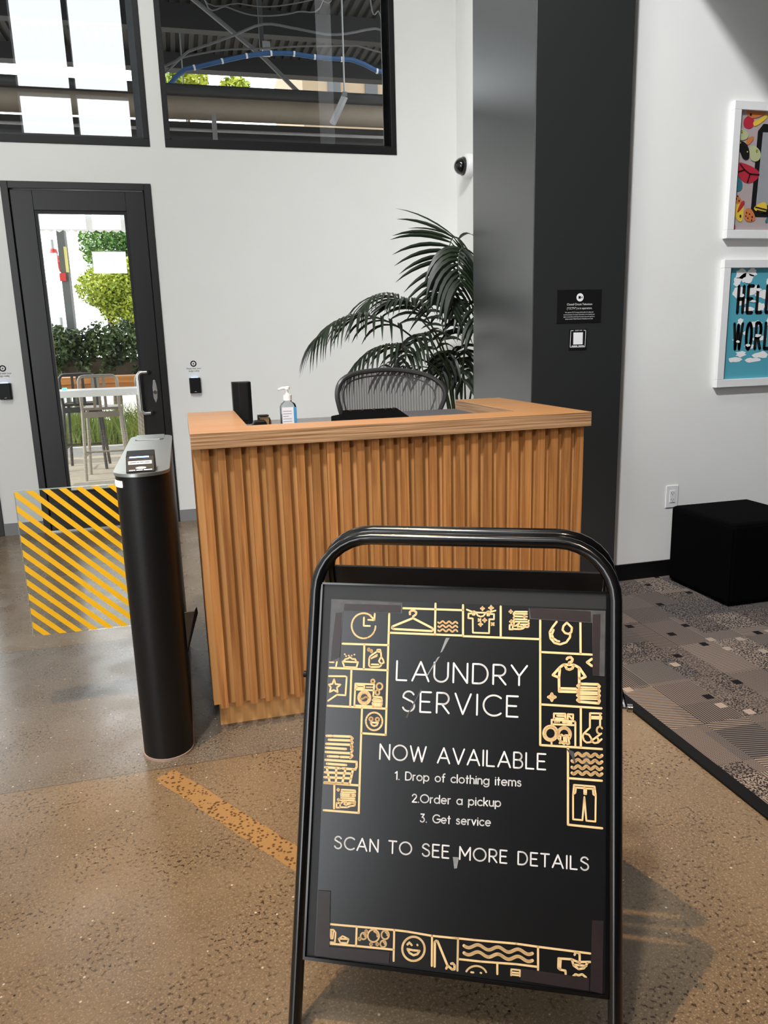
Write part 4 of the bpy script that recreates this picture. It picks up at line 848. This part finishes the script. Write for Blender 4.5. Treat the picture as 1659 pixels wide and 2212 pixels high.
icon(Z2, [[(108, 1300), (155, 1301)], [(172, 1302), (335, 1308), (352, 1325), (335, 1345), (128, 1337)], [(335, 1345), (352, 1362), (338, 1385), (105, 1375)], [(338, 1385), (350, 1405), (338, 1425)], [(102, 1412), (290, 1424)], [(335, 1385), (350, 1440), (335, 1465), (100, 1452)], [(335, 1465), (350, 1490), (330, 1510)], [(120, 1492), (218, 1496)], [(238, 1498), (330, 1502)], [(98, 1526), (390, 1545), (390, 1590), (378, 1616), (255, 1606)], [(112, 1562), (292, 1575)], [(94, 1595), (235, 1606)], [(110, 1600), (138, 1742)], [(198, 1606), (196, 1745)], [(285, 1612), (255, 1745)], [(355, 1618), (325, 1750)], [(92, 1642), (342, 1656)], [(88, 1688), (335, 1700)], [(88, 1738), (320, 1750)]], .0048)
hand = [[(55+195, 1812), (250, 1806), (375, 1812), (378, 1832), (245, 1828)], [(240, 1846), (376, 1852), (374, 1870), (242, 1864)], [(242, 1884), (372, 1890)], [(240, 1906), (372, 1908), (378, 1925), (300, 1930)], [(202, 1930), (236, 1932), (234, 1974), (200, 1974), (202, 1930)], [(236, 1940), (262, 1918), (290, 1918), (272, 1940), (290, 1950), (345, 1930), (375, 1935), (372, 1955), (330, 1960), (300, 1972), (234, 1970)]]
icon(Z2, hand+[[(217, 1795), (226, 1806), (217, 1817), (208, 1806), (217, 1795)], [(335, 1850), (342, 1861), (335, 1872), (328, 1861), (335, 1850)], [(219, 1890), (227, 1900), (219, 1911), (211, 1900), (219, 1890)]], .0034)
# top right
spark = lambda x, y, r_: [(x, y-r_), (x+r_*.3, y-r_*.3), (x+r_, y), (x+r_*.3, y+r_*.3), (x, y+r_), (x-r_*.3, y+r_*.3), (x-r_, y), (x-r_*.3, y-r_*.3), (x, y-r_)]
icon(Za, [[(80, 262), (200, 310), (330, 325), (470, 328), (560, 315), (685, 282)], [(195, 342), (115, 345), (112, 442), (205, 448), (208, 748), (550, 760), (555, 465), (652, 468), (655, 358), (560, 352)], [(280, 335), (310, 385), (370, 412), (430, 395), (470, 345)], [(205, 300), (245, 300), (245, 370), (205, 370), (205, 300)], [(515, 300), (552, 300), (552, 385), (515, 385), (515, 300)], spark(410, 238, 36), spark(592, 225, 46), spark(456, 485, 38), spark(370, 572, 38), [(325, 460), (370, 505)], [(370, 460), (325, 505)], [(605, 545), (650, 590)], [(650, 545), (605, 590)]], .0034)
icon(Za, [spark(1008, 303, 32), spark(1020, 515, 32), spark(1295, 410, 32), [(1350, 308), (1100, 305), (1065, 350), (1085, 402), (1350, 412)], [(1350, 355), (1105, 350)], [(1080, 410), (1065, 435), (1080, 462), (1345, 470)], [(1080, 465), (1065, 490), (1085, 515), (1370, 520), (1390, 490)], [(1085, 520), (1068, 570), (1085, 600)], [(1370, 520), (1390, 550), (1380, 575), (1220, 575)], [(1380, 578), (1388, 605), (1370, 632), (1310, 630)], [(985, 585), (1050, 585), (1048, 680), (982, 678), (985, 585)], [(1050, 605), (1110, 605), (1185, 550), (1160, 590), (1155, 630)], [(1165, 620), (1265, 625), (1310, 585)], [(1050, 670), (1200, 675), (1270, 660), (1320, 610)]], .0034)
icon(Z3, [[(830, 218), (790, 270), (768, 310), (775, 365), (810, 405), (860, 418), (915, 400), (948, 355), (950, 320)], [(920, 225), (965, 270), (960, 310), (935, 325), (905, 318), (882, 290), (890, 255), (920, 225)], [(803, 290), (787, 330), (800, 365), (835, 388)], [(848, 390), (852, 391)]], .0042)
icon(Z3, [[(920, 548), (930, 535), (955, 532), (970, 548), (965, 570), (940, 580), (938, 596)], [(890, 598), (985, 600), (1030, 625), (1085, 705), (1040, 725), (1030, 715), (1030, 770)], [(890, 598), (855, 625), (796, 690), (850, 712), (858, 640)], [(850, 712), (852, 835), (1010, 840)], [(860, 808), (1000, 812)], [(1028, 640), (1030, 715)], [(905, 605), (920, 635), (945, 642), (970, 630), (980, 605)], spark(787, 885, 32), [(1140, 548), (1100, 577), (1140, 608)]], .0050)
icon(Z3, [[(1040, 768), (1195, 773), (1210, 790), (1195, 808), (1035, 800), (1015, 785), (1040, 768)], [(1030, 815), (1200, 815), (1210, 830), (1200, 848), (1030, 842), (1013, 828), (1030, 815)], [(1030, 856), (1200, 858), (1210, 872), (1200, 890), (1030, 884), (1013, 870), (1030, 856)], [(1030, 898), (1200, 900), (1210, 920), (1200, 940), (1030, 926), (1013, 912), (1030, 898)]], .0052)
icon(Zb, [[(300, 195), (300, 95), (500, 100), (505, 200)], [(355, 135), (475, 140)], [(310, 178), (490, 185)], [(545, 205), (545, 108), (640, 112), (638, 210)], [(575, 145), (615, 190)], [(260, 305), (260, 205), (670, 235), (680, 250), (680, 680)], [(270, 285), (665, 302)], [(460, 252), (515, 256)], [(540, 260), (610, 264)], circ(240, 445, 130, 135), circ(240, 448, 92, 98), circ(480, 465, 122, 132, 100, 400, 22), circ(480, 460, 92, 95, 160, 370, 16), [(420, 475), (410, 605), (400, 620), (440, 612), (480, 640), (500, 610), (540, 640), (575, 630), (545, 480), (500, 480), (470, 500), (440, 470), (420, 475)], [(475, 500), (485, 610)], [(510, 500), (525, 620)], [(258, 590), (258, 650)]]+[[(x, 245), (x+3, 245)] for x in (318, 355, 392)], .0036)
icon(Zb, [[(1140, 95), (940, 90), (938, 345), (825, 455), (810, 500), (830, 570), (880, 610), (940, 605), (975, 570), (1140, 450)], [(950, 150), (1140, 155)], [(950, 180), (1140, 188)], [(1120, 95), (1118, 330)], circ(1110, 390, 50, 62, 100, 330, 14), [(850, 450), (920, 470), (965, 540), (965, 600)], [(975, 590), (1020, 620), (1080, 610), (1145, 550)], [(1065, 515), (1090, 560), (1080, 600)]], .0036)
icon(Zb, [wav(620, 1150, 815+112*i-10*(i > 2), 24, 3.5, 30, 50) for i in range(4)], .0058)
icon(Zb, [[(655, 1360), (1020, 1390), (1042, 1540), (1035, 2010), (875, 1995), (840, 1575), (805, 1985), (640, 1970), (640, 1540), (655, 1360)], [(660, 1405), (1020, 1435)], [(838, 1385), (838, 1520), (870, 1525), (872, 1430)], [(690, 1415), (680, 1500), (650, 1520)], [(990, 1440), (1000, 1530), (1035, 1550)]], .0034)
# bottom row
icon(Zc, [[(110, 155), (160, 158), (185, 190), (175, 305), (105, 300)], [(135, 165), (130, 258), (150, 258), (160, 175)], [(115, 170), (112, 240)], [(220, 265), (240, 308), (320, 312), (335, 265), (220, 262)], [(228, 258), (265, 230), (330, 262)]], .0032)
icon(Zc, [circ(622, 227, 66, 72), circ(758, 217, 44, 50), circ(507, 230, 34, 38), circ(735, 320, 34, 38), circ(538, 176, 12, 15), circ(461, 263, 13, 15), circ(594, 324, 13, 15), circ(666, 324, 13, 15), circ(622, 227, 45, 50, -80, 10, 8), circ(758, 217, 24, 28, -80, 10, 6), circ(735, 320, 17, 20, -80, 10, 5), circ(507, 230, 17, 20, -80, 10, 5)], .0032)
icon(Zc, [circ(1085, 378, 130, 140, n=28), [(1015, 328), (1038, 305), (1065, 335)], [(1130, 332), (1132, 336)], [(1015, 380), (1080, 395), (1155, 402), (1130, 440), (1085, 452), (1040, 425), (1015, 380)]], .0042)
icon(Zc, [[(1330, 582), (1333, 300), (1348, 285), (1365, 292), (1480, 575), (1465, 605)], [(1485, 575), (1530, 615), (1560, 615), (1562, 570), (1540, 545), (1522, 550)]], .0046)
icon(Zd, [wav(115, 880, 222, 22, 3.4, 85, 44), wav(115, 880, 302, 22, 3.4, 85, 44)], .0062)
icon(Zd, [circ(250, 560, 120, 105, 205, 340, 12), [(195, 525), (220, 528)], [(300, 532), (308, 534)]], .0036)
icon(Zd, [[(642, 560), (645, 492), (742, 502), (740, 570)], [(645, 525), (740, 535)], [(642, 552), (740, 562)]], .0032)
icon(Zd, [[(1255, 545), (1252, 508), (1190, 495), (1172, 478), (1175, 370), (1320, 380), (1390, 410), (1530, 410)], [(1198, 385), (1192, 490)], [(1325, 390), (1345, 450), (1400, 490), (1460, 480), (1500, 420)], [(1345, 440), (1485, 455)], [(1355, 330), (1365, 305), (1395, 305), (1412, 330), (1412, 440)], [(1340, 570), (1365, 548), (1400, 560), (1440, 548), (1480, 580)]], .0042)
# lettering
def line(txt, pL, pR, pT, wd, gap=.26):
    uL, vL = uv(*pL); uR, vR = uv(*pR); hgt = uv(*pT)[1]-vL
    return stroke_text(txt, uL, uR, vL, hgt, wd, pls, 'lettering', MT['ink'], ps, gap, vbR=vR)
line('LAUNDRY', (856, 1469), (1138, 1481), (857, 1428), .0036, .27)
line('SERVICE', (869, 1536), (1118, 1549), (870, 1493), .0036, .30)
line('NOW AVAILABLE', (820, 1640), (1178, 1663), (822, 1608), .0032, .24)
line('1. Drop of clothing items', (853, 1684), (1125, 1699), (853, 1667), .0024, .22)
line('2.Order a pickup', (890, 1733), (1081, 1743), (890, 1716), .0024, .22)
line('3. Get service', (908, 1776), (1059, 1785), (908, 1759), .0024, .24)
line('SCAN TO SEE MORE DETAILS', (722, 1833), (1271, 1881), (722, 1807), .0030, .28)
# hook tape strips, scuffs
def strip(Z, pts, m='tape', name='tape_strip', o=-.0010):
    mb = MB(); P = [Z(*p) for p in pts]; n = len(P)
    mb.add([S(a, b, o) for a, b in P]+[S(a, b, o-.0012) for a, b in P], [tuple(range(n)), tuple(range(n, 2*n))[::-1]]+[(i, i+n, (i+1) % n+n, (i+1) % n) for i in range(n)])
    return mb.build(name, MT[m], ps)
strip(Z1, [(178, 402), (528, 420), (526, 472), (232, 462), (215, 710), (164, 712)], 'tapeclear', 'clear_tape', -.0018)
strip(Z1, [(1156, 446), (1540, 460), (1535, 786), (1476, 782), (1474, 520), (1160, 500)], 'tapeclear', 'clear_tape', -.0018)
strip(Z1, [(240, 424), (520, 432), (518, 468), (236, 458)]); strip(Z1, [(196, 470), (226, 468), (216, 690), (172, 708), (178, 620)])
strip(Z1, [(1160, 446), (1466, 462), (1466, 515), (1168, 495)]); strip(Z1, [(1476, 478), (1514, 476), (1508, 782), (1476, 780)])
strip(Z4, [(18, 362), (84, 366), (78, 715), (4, 722)]); strip(Z4, [(78, 668), (408, 694), (402, 758), (76, 728)])
strip(Z4, [(1120, 786), (1490, 840), (1488, 908), (1118, 850)]); strip(Z4, [(1506, 524), (1568, 530), (1562, 925), (1496, 908)])
strip(ZP, [(963, 1378), (971, 1378), (955, 1408), (951, 1410)], 'film', 'peeled_film', -.0014)
strip(ZP, [(945, 1420), (950, 1418), (922, 1462), (921, 1460)], 'film', 'peeled_film', -.0014)
strip(ZP, [(908, 1490), (911, 1490), (884, 1540), (879, 1552), (876, 1550)], 'tapeclear', 'peeled_film', -.0014)
strip(ZP, [(978, 1852), (991, 1853), (987, 1876), (981, 1877)], 'film', 'peeled_film', -.0014)
strip(Zb, [(515, 715), (650, 775), (690, 990), (660, 970), (610, 850), (560, 780)], 'tapeclear', 'peeled_film', -.0014)
strip(Zb, [(800, 790), (920, 790), (940, 1005), (835, 1010)], 'tapeclear', 'peeled_film', -.0026)
# ------------------------------------------------------------------ patio beyond the door and windows
struct(box('floor_patio', MT['patio'], None, -14, 12, YW+.02, 30, -.12, -.005), 'sunlit patio paving outside the glazed door', 'floor')
t = thing('patio_roof', 'dark corrugated steel roof deck over the patio', 'roof', (0, 9, 5.35))
dk = MB()
for i in range(102):
    x = -6.0+i*.12; dk.box(x, x+.06, 6.3, 12.2, 5.35, 5.42)
dk.box(-6, 6.2, 6.3, 12.2, 5.39, 5.5); dk.build('deck', MT['deck'], t)
for y in (8.3, 10.4): MB().box(-6, 6.2, y, y+.15, 5.08, 5.35).build('beam', MT['deck'], t)
MB().box(-6, 6.2, 12.0, 12.2, 5.15, 5.35).build('beam', MT['deck'], t)
def pipe(name, label, cat, pts, r, m, k=14, grp=None):
    return tag(MB().tube(pts, r, k).build(name, MT[m], None, smooth=True, org=pts[0]), label, cat, grp)
z_ = aty(600, 232, 7.1).z
pipe('large_duct', 'large beige duct running behind the high windows', 'duct', [(-5, 7.1, z_), (4.2, 7.1, z_)], .125, 'duct', 24)
z2 = aty(600, 205, 6.90).z
pipe('upper_pipe', 'dark pipe lying along the top of the beige duct', 'pipe', [(-5, 6.90, z2), (4.2, 6.90, z2)], .045, 'darkpipe')
z2 = aty(600, 288, 6.8).z
pipe('thin_conduit', 'thin pale conduit below the beige duct', 'conduit', [(-5, 6.8, z2), (4.2, 6.8, z2)], .012, 'galv', 8)
z2 = aty(600, 305, 7.0).z
t = tag(MB().box(-5, 4.2, 6.95, 7.15, z2-.16, z2).build('cable_tray', MT['darkpipe'], None, org=(0, 7, z2)), 'dark steel cable tray at the foot of the high windows', 'cable tray')
z2 = aty(600, 271, 7.4).z
tag(MB().box(-5, 4.2, 7.4, 7.5, z2-.42, z2).build('steel_channel', MT['darkpipe'], None, org=(0, 7.4, z2)), 'dark steel channel behind the thin conduit', 'channel')
a = aty(740, 0, 6.80); b = aty(744, 205, 6.80)
t = thing('pipe_hanger', 'galvanised strut and threaded rod holding the duct', 'hanger', b)
MB().tube([(a.x, a.y, 5.34), tuple(b)], .007, 8).build('threaded_rod', MT['galv'], t, smooth=True)
e1, e2 = aty(745, 208, 6.80), aty(718, 268, 6.90)
d_ = (e2-e1).normalized(); s_ = d_.cross(Vector((0, 0, 1))).normalized()*.02; n_ = s_.cross(d_).normalized()*.02
MB().hexa([e1-s_-n_, e1+s_-n_, e1+s_+n_, e1-s_+n_, e2-s_-n_, e2+s_-n_, e2+s_+n_, e2-s_+n_]).build('strut_channel', MT['galv'], t)
MB().box(b.x-.02, b.x+.02, b.y-.02, b.y+.02, b.z-.015, b.z+.02).build('bracket', MT['galv'], t)
a = aty(461, 250, 6.8); b = aty(461, 305, 6.8)
tag(MB().box(a.x-.018, a.x+.018, 6.74, 6.78, b.z, a.z).build('strut_clip', MT['galv'], None, org=a), 'short slotted strut hanging below the duct', 'strut')
# brace and cables
a, b, c = aty(395, -20, 8.0), aty(570, 125, 8.0), aty(660, 215, 8.0)
pipe('diagonal_brace', 'dark diagonal brace under the patio roof', 'brace', [tuple(a), tuple(b), tuple(c)], .022, 'cablegrey', 8)
def cable(name, label, px, y, r, m, grp=None):
    E_ = [aty(x, yy, y) for x, yy in px]; P = bez([Vector((E_[0].x-.05, y, 5.345))]+E_+[Vector((E_[-1].x+.05, y, 5.345))], 34); return pipe(name, label, 'cable', [tuple(p) for p in P], r, m, 8, grp)
bl = [(330, 160), (400, 150), (480, 132), (550, 118), (620, 115), (680, 123), (760, 129), (860, 128)]
t = thing('cable_bundle', 'sagging blue cable bundle with white ties behind the window', 'cable bundle', aty(480, 132, 7.3))
E_ = [aty(x, y, 7.3) for x, y in bl]; P = bez([Vector((E_[0].x-.1, 7.3, 5.34))]+E_+[Vector((E_[-1].x+.1, 7.3, 5.34))], 36); MB().tube(P, .020, 10).build('cables', MT['cableblue'], t, smooth=True)
for i in (6, 9, 12, 15, 18, 21, 24, 27, 30): MB().tube([P[i]-(P[i+1]-P[i]).normalized()*.008, P[i]+(P[i+1]-P[i]).normalized()*.008], .0225, 10).build('cable_tie', MT['ink'], t, smooth=True)
cable('grey_cable', 'grey cable sagging highest behind the window top', [(440, -10), (490, 15), (555, 34), (640, 26), (700, -10)], 7.2, .006, 'cablegrey', 'grey cables outside')
cable('grey_cable', 'grey cable looping just below the highest cable', [(430, -20), (520, 8), (590, 14), (680, -2), (720, -20)], 7.25, .005, 'cablegrey', 'grey cables outside')
cable('grey_cable', 'thick grey cable arching above the blue bundle', [(330, 112), (420, 105), (500, 78), (570, 52), (640, 62), (720, 75), (800, 62), (870, 40)], 7.4, .011, 'cablegrey', 'grey cables outside')
cable('grey_cable', 'thin grey cable running just above the blue bundle', [(330, 130), (400, 122), (480, 108), (560, 105), (650, 100), (760, 98), (870, 90)], 7.6, .008, 'cablegrey', 'grey cables outside')
cable('grey_cable', 'grey cable dropping at the right window jamb', [(800, 0), (818, 25), (826, 55), (824, 90)], 7.0, .006, 'cablegrey', 'grey cables outside')
a, b = aty(560, 0, 7.7), aty(575, 108, 7.7)
t = thing('junction_strut', 'steel strut with junction box hanging from the roof', 'strut', b)
MB().box(a.x-.02, a.x+.02, 7.68, 7.72, b.z, 5.35).build('strut_rail', MT['darkpipe'], t); MB().box(b.x-.035, b.x+.035, 7.66, 7.72, b.z-.05, b.z+.06).build('junction_box', MT['galv'], t)
# far building and foliage seen high
t = thing('neighbour_building', 'tan neighbouring building beyond the patio roof', 'building', (6, 16, 0))
a, b = aty(652, 160, 16), aty(900, 212, 16)
MB().box(a.x, a.x+8, 16, 20, 0, 7.4).build('wall', MT['tan'], t)
for i in range(3): MB().box(a.x+.5+i*.75, a.x+.75+i*.75, 15.97, 16, 5.9, 6.5).build('window', MT['darkpipe'], t)
def foliage(mb, c, rad, n, size, rnd, blade=1.9):
    c = Vector(c)
    for _ in range(n):
        while True:
            p = Vector((rnd.uniform(-1, 1), rnd.uniform(-1, 1), rnd.uniform(-1, 1)))
            if p.length <= 1: break
        p = Vector((p.x*rad[0], p.y*rad[1], p.z*rad[2]))+c
        d = Vector((rnd.gauss(0, 1), rnd.gauss(0, 1), rnd.gauss(0, .7))).normalized(); w_ = d.orthogonal().normalized(); w_ = (Matrix.Rotation(rnd.uniform(0, 6.3), 3, d) @ w_)
        s_ = size*rnd.uniform(.6, 1.3); h_ = s_*blade/2; q_ = s_/2; up_ = w_.cross(d)*q_*.3
        mb.add([p-d*h_, p-w_*q_+up_, p+d*h_, p+w_*q_+up_], [(0, 1, 2), (0, 2, 3)])
def tree(name, label, base, h, blobs, n, size, m, seed, trunk=.09):
    rnd = random.Random(seed); t = thing(name, label, 'tree', base, 'patio trees')
    b_ = Vector(base); MB().tube([b_, b_+Vector((.05, 0, h*.5)), b_+Vector((0, .05, h))], [trunk, trunk*.8, trunk*.4], 8).build('trunk', MT['bark'], t, smooth=True)
    mb = MB()
    for c_, rad in blobs: foliage(mb, c_, rad, int(n*rad[0]*rad[2]), size, rnd)
    f_ = mb.build('foliage', MT[m], t); f_['kind'] = 'stuff'
tree('yellow_tree', 'sunlit yellow-green tree beyond the patio planter', (-1.2, 15.4, 0), 2.6, [((-1.15, 15.2, 2.45), (.55, .6, .38)), ((-.75, 15.4, 2.2), (.65, .7, .5)), ((-.5, 15.3, 2.75), (.45, .5, .3))], 17000, .042, 'leafsun', 1)
tree('green_tree', 'tall green tree behind the yellow-green tree', (-.7, 17.4, 0), 3.6, [((-1.0, 17.4, 3.5), (.8, .7, .8)), ((-.3, 17.4, 2.9), (.9, .7, .9)), ((-.8, 17.4, 4.5), (.7, .6, .5))], 9000, .05, 'leafgreen', 2)
tree('spruce_tree', 'blue-green spruce branches at the right of the door glass', (-.42, 12.6, 0), 2.9, [((-.42, 12.6, 2.75), (.12, .2, .5)), ((-.38, 12.6, 2.2), (.14, .2, .3))], 30000, .03, 'leafblue', 3, .03)
a = aty(400, 178, 13)
tree('climbing_tree', 'leafy branches high beyond the patio roof', (a.x, 13, 0), a.z, [((a.x-.05, 13, a.z), (.42, .3, .20)), ((aty(510, 175, 13).x, 13.2, a.z+.02), (.25, .2, .16))], 9000, .055, 'leafsun', 4, .05)
# planter with vines
t = thing('vine_hedge', 'dark broad-leaved vines trailing over the patio planter', 'hedge', (-1.1, 11.9, 0))
rnd = random.Random(5); mb = MB()
for i in range(16):
    x = -2.6+i*.19; foliage(mb, (x, 11.85+rnd.uniform(-.1, .1), 1.42+rnd.uniform(-.05, .06)), (.20, .18, .30), 560, .055, rnd, 1.2)
for i in range(8): x = -2.4+i*.36+rnd.uniform(-.05, .05); foliage(mb, (x, 11.8, 1.0), (.12, .1, .25), 120, .05, rnd, 1.2)
o = mb.build('foliage', MT['leafvine'], t); o['kind'] = 'stuff'
MB().box(-3, .6, 11.85, 12.0, .98, 1.24).build('planter_box', MT['bark'], t)
for x in (-2.6, -1.62, -.66, .3): MB().box(x, x+.05, 11.9, 11.95, 0, .98).build('post', MT['post'], t)
t = thing('grass_bed', 'tufts of green ornamental grass behind the wooden bar', 'grass', (-1.1, 10.7, 0))
mb = MB(); rnd = random.Random(6)
for i in range(2600):
    x = rnd.uniform(-2.6, .4); y = rnd.uniform(10.75, 11.2); hh = rnd.uniform(.35, .82); dx, dy = rnd.gauss(0, .22), max(-.04, min(.25, rnd.gauss(0, .15)))
    w_ = .006
    mb.add([(x-w_, y, .06), (x+w_, y, .06), (x+dx*.4+w_*.7, y+dy*.4, hh*.6), (x+dx*.4-w_*.7, y+dy*.4, hh*.6), (x+dx, y+dy, hh*rnd.uniform(.7, 1))], [(0, 1, 2, 3), (3, 2, 4)])
o = mb.build('blades', MT['leafgrass'], t); o['kind'] = 'stuff'
MB().box(-3, .6, 10.70, 11.3, -.004, .07).build('soil', MT['soil'], t)
tag(MB().box(-3, .6, 10.55, 10.69, -.005, .11).build('planter_kerb', MT['concrete2'], None, org=(-1.2, 10.6, 0)), 'low pale kerb edging the grass bed', 'kerb')
# bar and tables
t = thing('wooden_bar', 'long cedar bar counter in front of the grass bed', 'bar', (-1.1, 9.95, 0))
MB().box(-3, .6, 9.78, 10.22, .955, 1.035).build('bar_top', MT['barwood'], t, bevel=.004)
MB().box(-3, .6, 9.86, 10.14, .88, .955).build('apron', MT['barwood'], t)
for x in (-2.7, -1.55, -.1): MB().box(x, x+.06, 9.95, 10.01, 0, .88).build('leg', MT['post'], t)
t = thing('white_table', 'white bar-height table just outside the glazed door', 'table', (-.9, 8.1, 0))
ta, tb = aty(132, 845, 7.95), aty(132, 860, 7.95)
MB().box(-2.2, .5, 7.95, 8.32, tb.z, ta.z).build('table_top', MT['white'], t, bevel=.004)
for x in (-2.0, .3): MB().box(x, x+.06, 8.1, 8.16, 0, tb.z).build('leg', MT['post'], t)
tag(MB().box(-.30, -.28, 0, .1, 0, .1).build('status_lamp', MT['greenled'], None, org=(-.30, 0, 0)), 'small green lamp on the white patio table', 'lamp').location = (0, 0, 0)
ol = bpy.data.objects['status_lamp']; g_ = aty(139, 838, 8.05)
me = ol.data
for v in me.vertices: v.co = Vector((g_.x+(.02 if v.co.x > .01 else -.02), g_.y+(.02 if v.co.y > .05 else -.02), ta.z+(.025 if v.co.z > .05 else 0)))
t = thing('far_table', 'white table far beyond the vine planter', 'table', (-1.3, 14.0, 0))
zf = aty(220, 787, 14).z
MB().box(-3.2, 0.2, 13.8, 14.3, zf-.05, zf).build('table_top', MT['white'], t)
for x in (-3.0, -.1): MB().box(x, x+.06, 14, 14.06, 0, zf-.05).build('leg', MT['post'], t)
def stool(label, loc, m):
    t = thing('bar_stool', label, 'stool', (0, 0, 0), 'patio bar stools'); mm = MT[m]
    MB().box(-.19, .19, .02, .38, .735, .765).build('seat', mm, t, bevel=.012)
    for sx_ in (-1, 1):
        MB().tube([(sx_*.215, -.02, 0), (sx_*.185, .03, .74)], .017, 8).build('leg', mm, t, smooth=True)
        MB().tube([(sx_*.215, .42, 0), (sx_*.175, .36, .74)], .017, 8).build('leg', mm, t, smooth=True)
        MB().tube([(sx_*.21, .02, .25), (sx_*.20, .40, .25)], .010, 8).build('footrest', mm, t, smooth=True)
    MB().tube([(-.205, .0, .30), (.205, .0, .30)], .010, 8).build('footrest', mm, t, smooth=True); MB().tube([(-.20, .40, .25), (.20, .40, .25)], .010, 8).build('footrest', mm, t, smooth=True)
    MB().box(-.185, .185, .012, .035, .66, .72).build('apron', mm, t, bevel=.004)
    arch = [(-.185, .03, .74), (-.19, .005, .95)]+[(-.13-.06*math.cos(a), -.005, 1.03+.06*math.sin(a)) for a in [i*PI/8 for i in range(5)]]+[(.13+.06*math.sin(a), -.005, 1.03+.06*math.cos(a)) for a in [i*PI/8 for i in range(5)]]+[(.19, .005, .95), (.185, .03, .74)]
    MB().tube(arch, .016, 8).build('back_frame', mm, t, smooth=True)
    for x in (-.055, 0, .055): MB().box(x-.014, x+.014, .0, .012, .75, 1.08).build('back_slat', mm, t)
    t.location = loc; return t
st = stool('brushed metal bar stool in the centre of the door glass', (-.835, 8.50, -.005), 'alu')
s2 = copy_tree(st, (-.27, 8.55, -.005)); s2['label'] = 'brushed metal bar stool at the right of the door glass, behind the pull handle'
s3 = stool('dark metal bar stool pulled up to the cedar bar', (-1.13, 9.30, -.005), 'darkalu')
# posts and signs by the patio
t = thing('banner_post', 'grey steel post with yellow and red banners beyond the hedge', 'post', (-1.46, 12.4, 0))
MB().box(-1.565, -1.46, 12.4, 12.48, 0, 3.3).build('post_face', MT['post'], t); MB().box(-1.46, -1.435, 12.40, 12.48, 0, 3.3).build('post_edge', MT['galv'], t)
a, b = aty(137, 533, 12.36), aty(149, 588, 12.36); MB().box(a.x, b.x, 12.35, 12.395, b.z, a.z).build('yellow_banner', MT['yellowflat'], t)
a, b = aty(128, 590, 12.36), aty(143, 607, 12.36); MB().box(a.x, b.x, 12.35, 12.395, b.z, a.z).build('red_banner', MT['red'], t)
t = thing('red_lamp_post', 'pale lamp post with two red enamel shades', 'lamp post', (-1.72, 13.0, 0))
MB().tube([(-1.72, 13, 0), (-1.72, 13, 3.0)], .03, 8).build('pole', MT['concrete2'], t, smooth=True)
a = aty(117, 553, 13); MB().lathe(a-Vector((0, 0, .10)), [(.10, 0), (.085, .06), (.05, .12), (.06, .14), (.045, .2), (0, .2)], 16).build('lamp_shade', MT['red'], t, smooth=True)
a = aty(128, 570, 13); MB().lathe(a-Vector((0, 0, .12)), [(.005, 0), (.05, .16), (.06, .20), (.03, .24), (0, .24)], 16).build('lamp_shade', MT['red'], t, smooth=True)
t = thing('painted_wall', 'white garden wall painted with teal shapes', 'wall', (-2.5, 15, 0))
MB().box(-4.5, -1.95, 15, 15.1, 0, 2.5).build('wall_panel', MT['white'], t)
a = aty(105, 562, 14.98); b = aty(108, 605, 14.98)
flat('teal_mural', [blob(a.x, a.z, .20, .06), blob(b.x, b.z-.02, .18, .03)], MT['teal'], t, 14.99)
flat('yellow_mural', [blob(b.x+.05, b.z+.09, .06, .05)], MT['yellowflat'], t, 14.985)
for i in range(7): x = -2.45+i*.1; MB().box(x, x+.05, 14.4, 14.45, 0, 1.75).build('fence_slat', MT['galv'], t)
# white scalloped awning
t = thing('scalloped_awning', 'white awning with scalloped edge hanging above the patio seating', 'awning', (-1.0, 11.0, 3.0))
za = aty(200, 497, 11.0).z; n = 26
pts = [(-2.2+i*.1+d_x, 11.0, za-(.03 if d_x == .05 else 0)) for i in range(n) for d_x in (0, .05)]
MB().prism([(p[0], p[1], p[2]) for p in pts]+[(.4, 11.0, za+.12), (-2.2, 11.0, za+.12)], (0, .01, 0)).build('valance', MT['awning'], t)
MB().hexa([(-2.2, 11.0, za+.12), (.4, 11.0, za+.12), (.4, 11.6, za+.32), (-2.2, 11.6, za+.32), (-2.2, 11.0, za+.13), (.4, 11.0, za+.13), (.4, 11.6, za+.33), (-2.2, 11.6, za+.33)]).build('canopy', MT['awning'], t)
for x in (-2.15, .35): MB().tube([(x, 11.05, za+.13), (x, 11.05, 5.35)], .008, 8).build('hanger_rod', MT['post'], t)
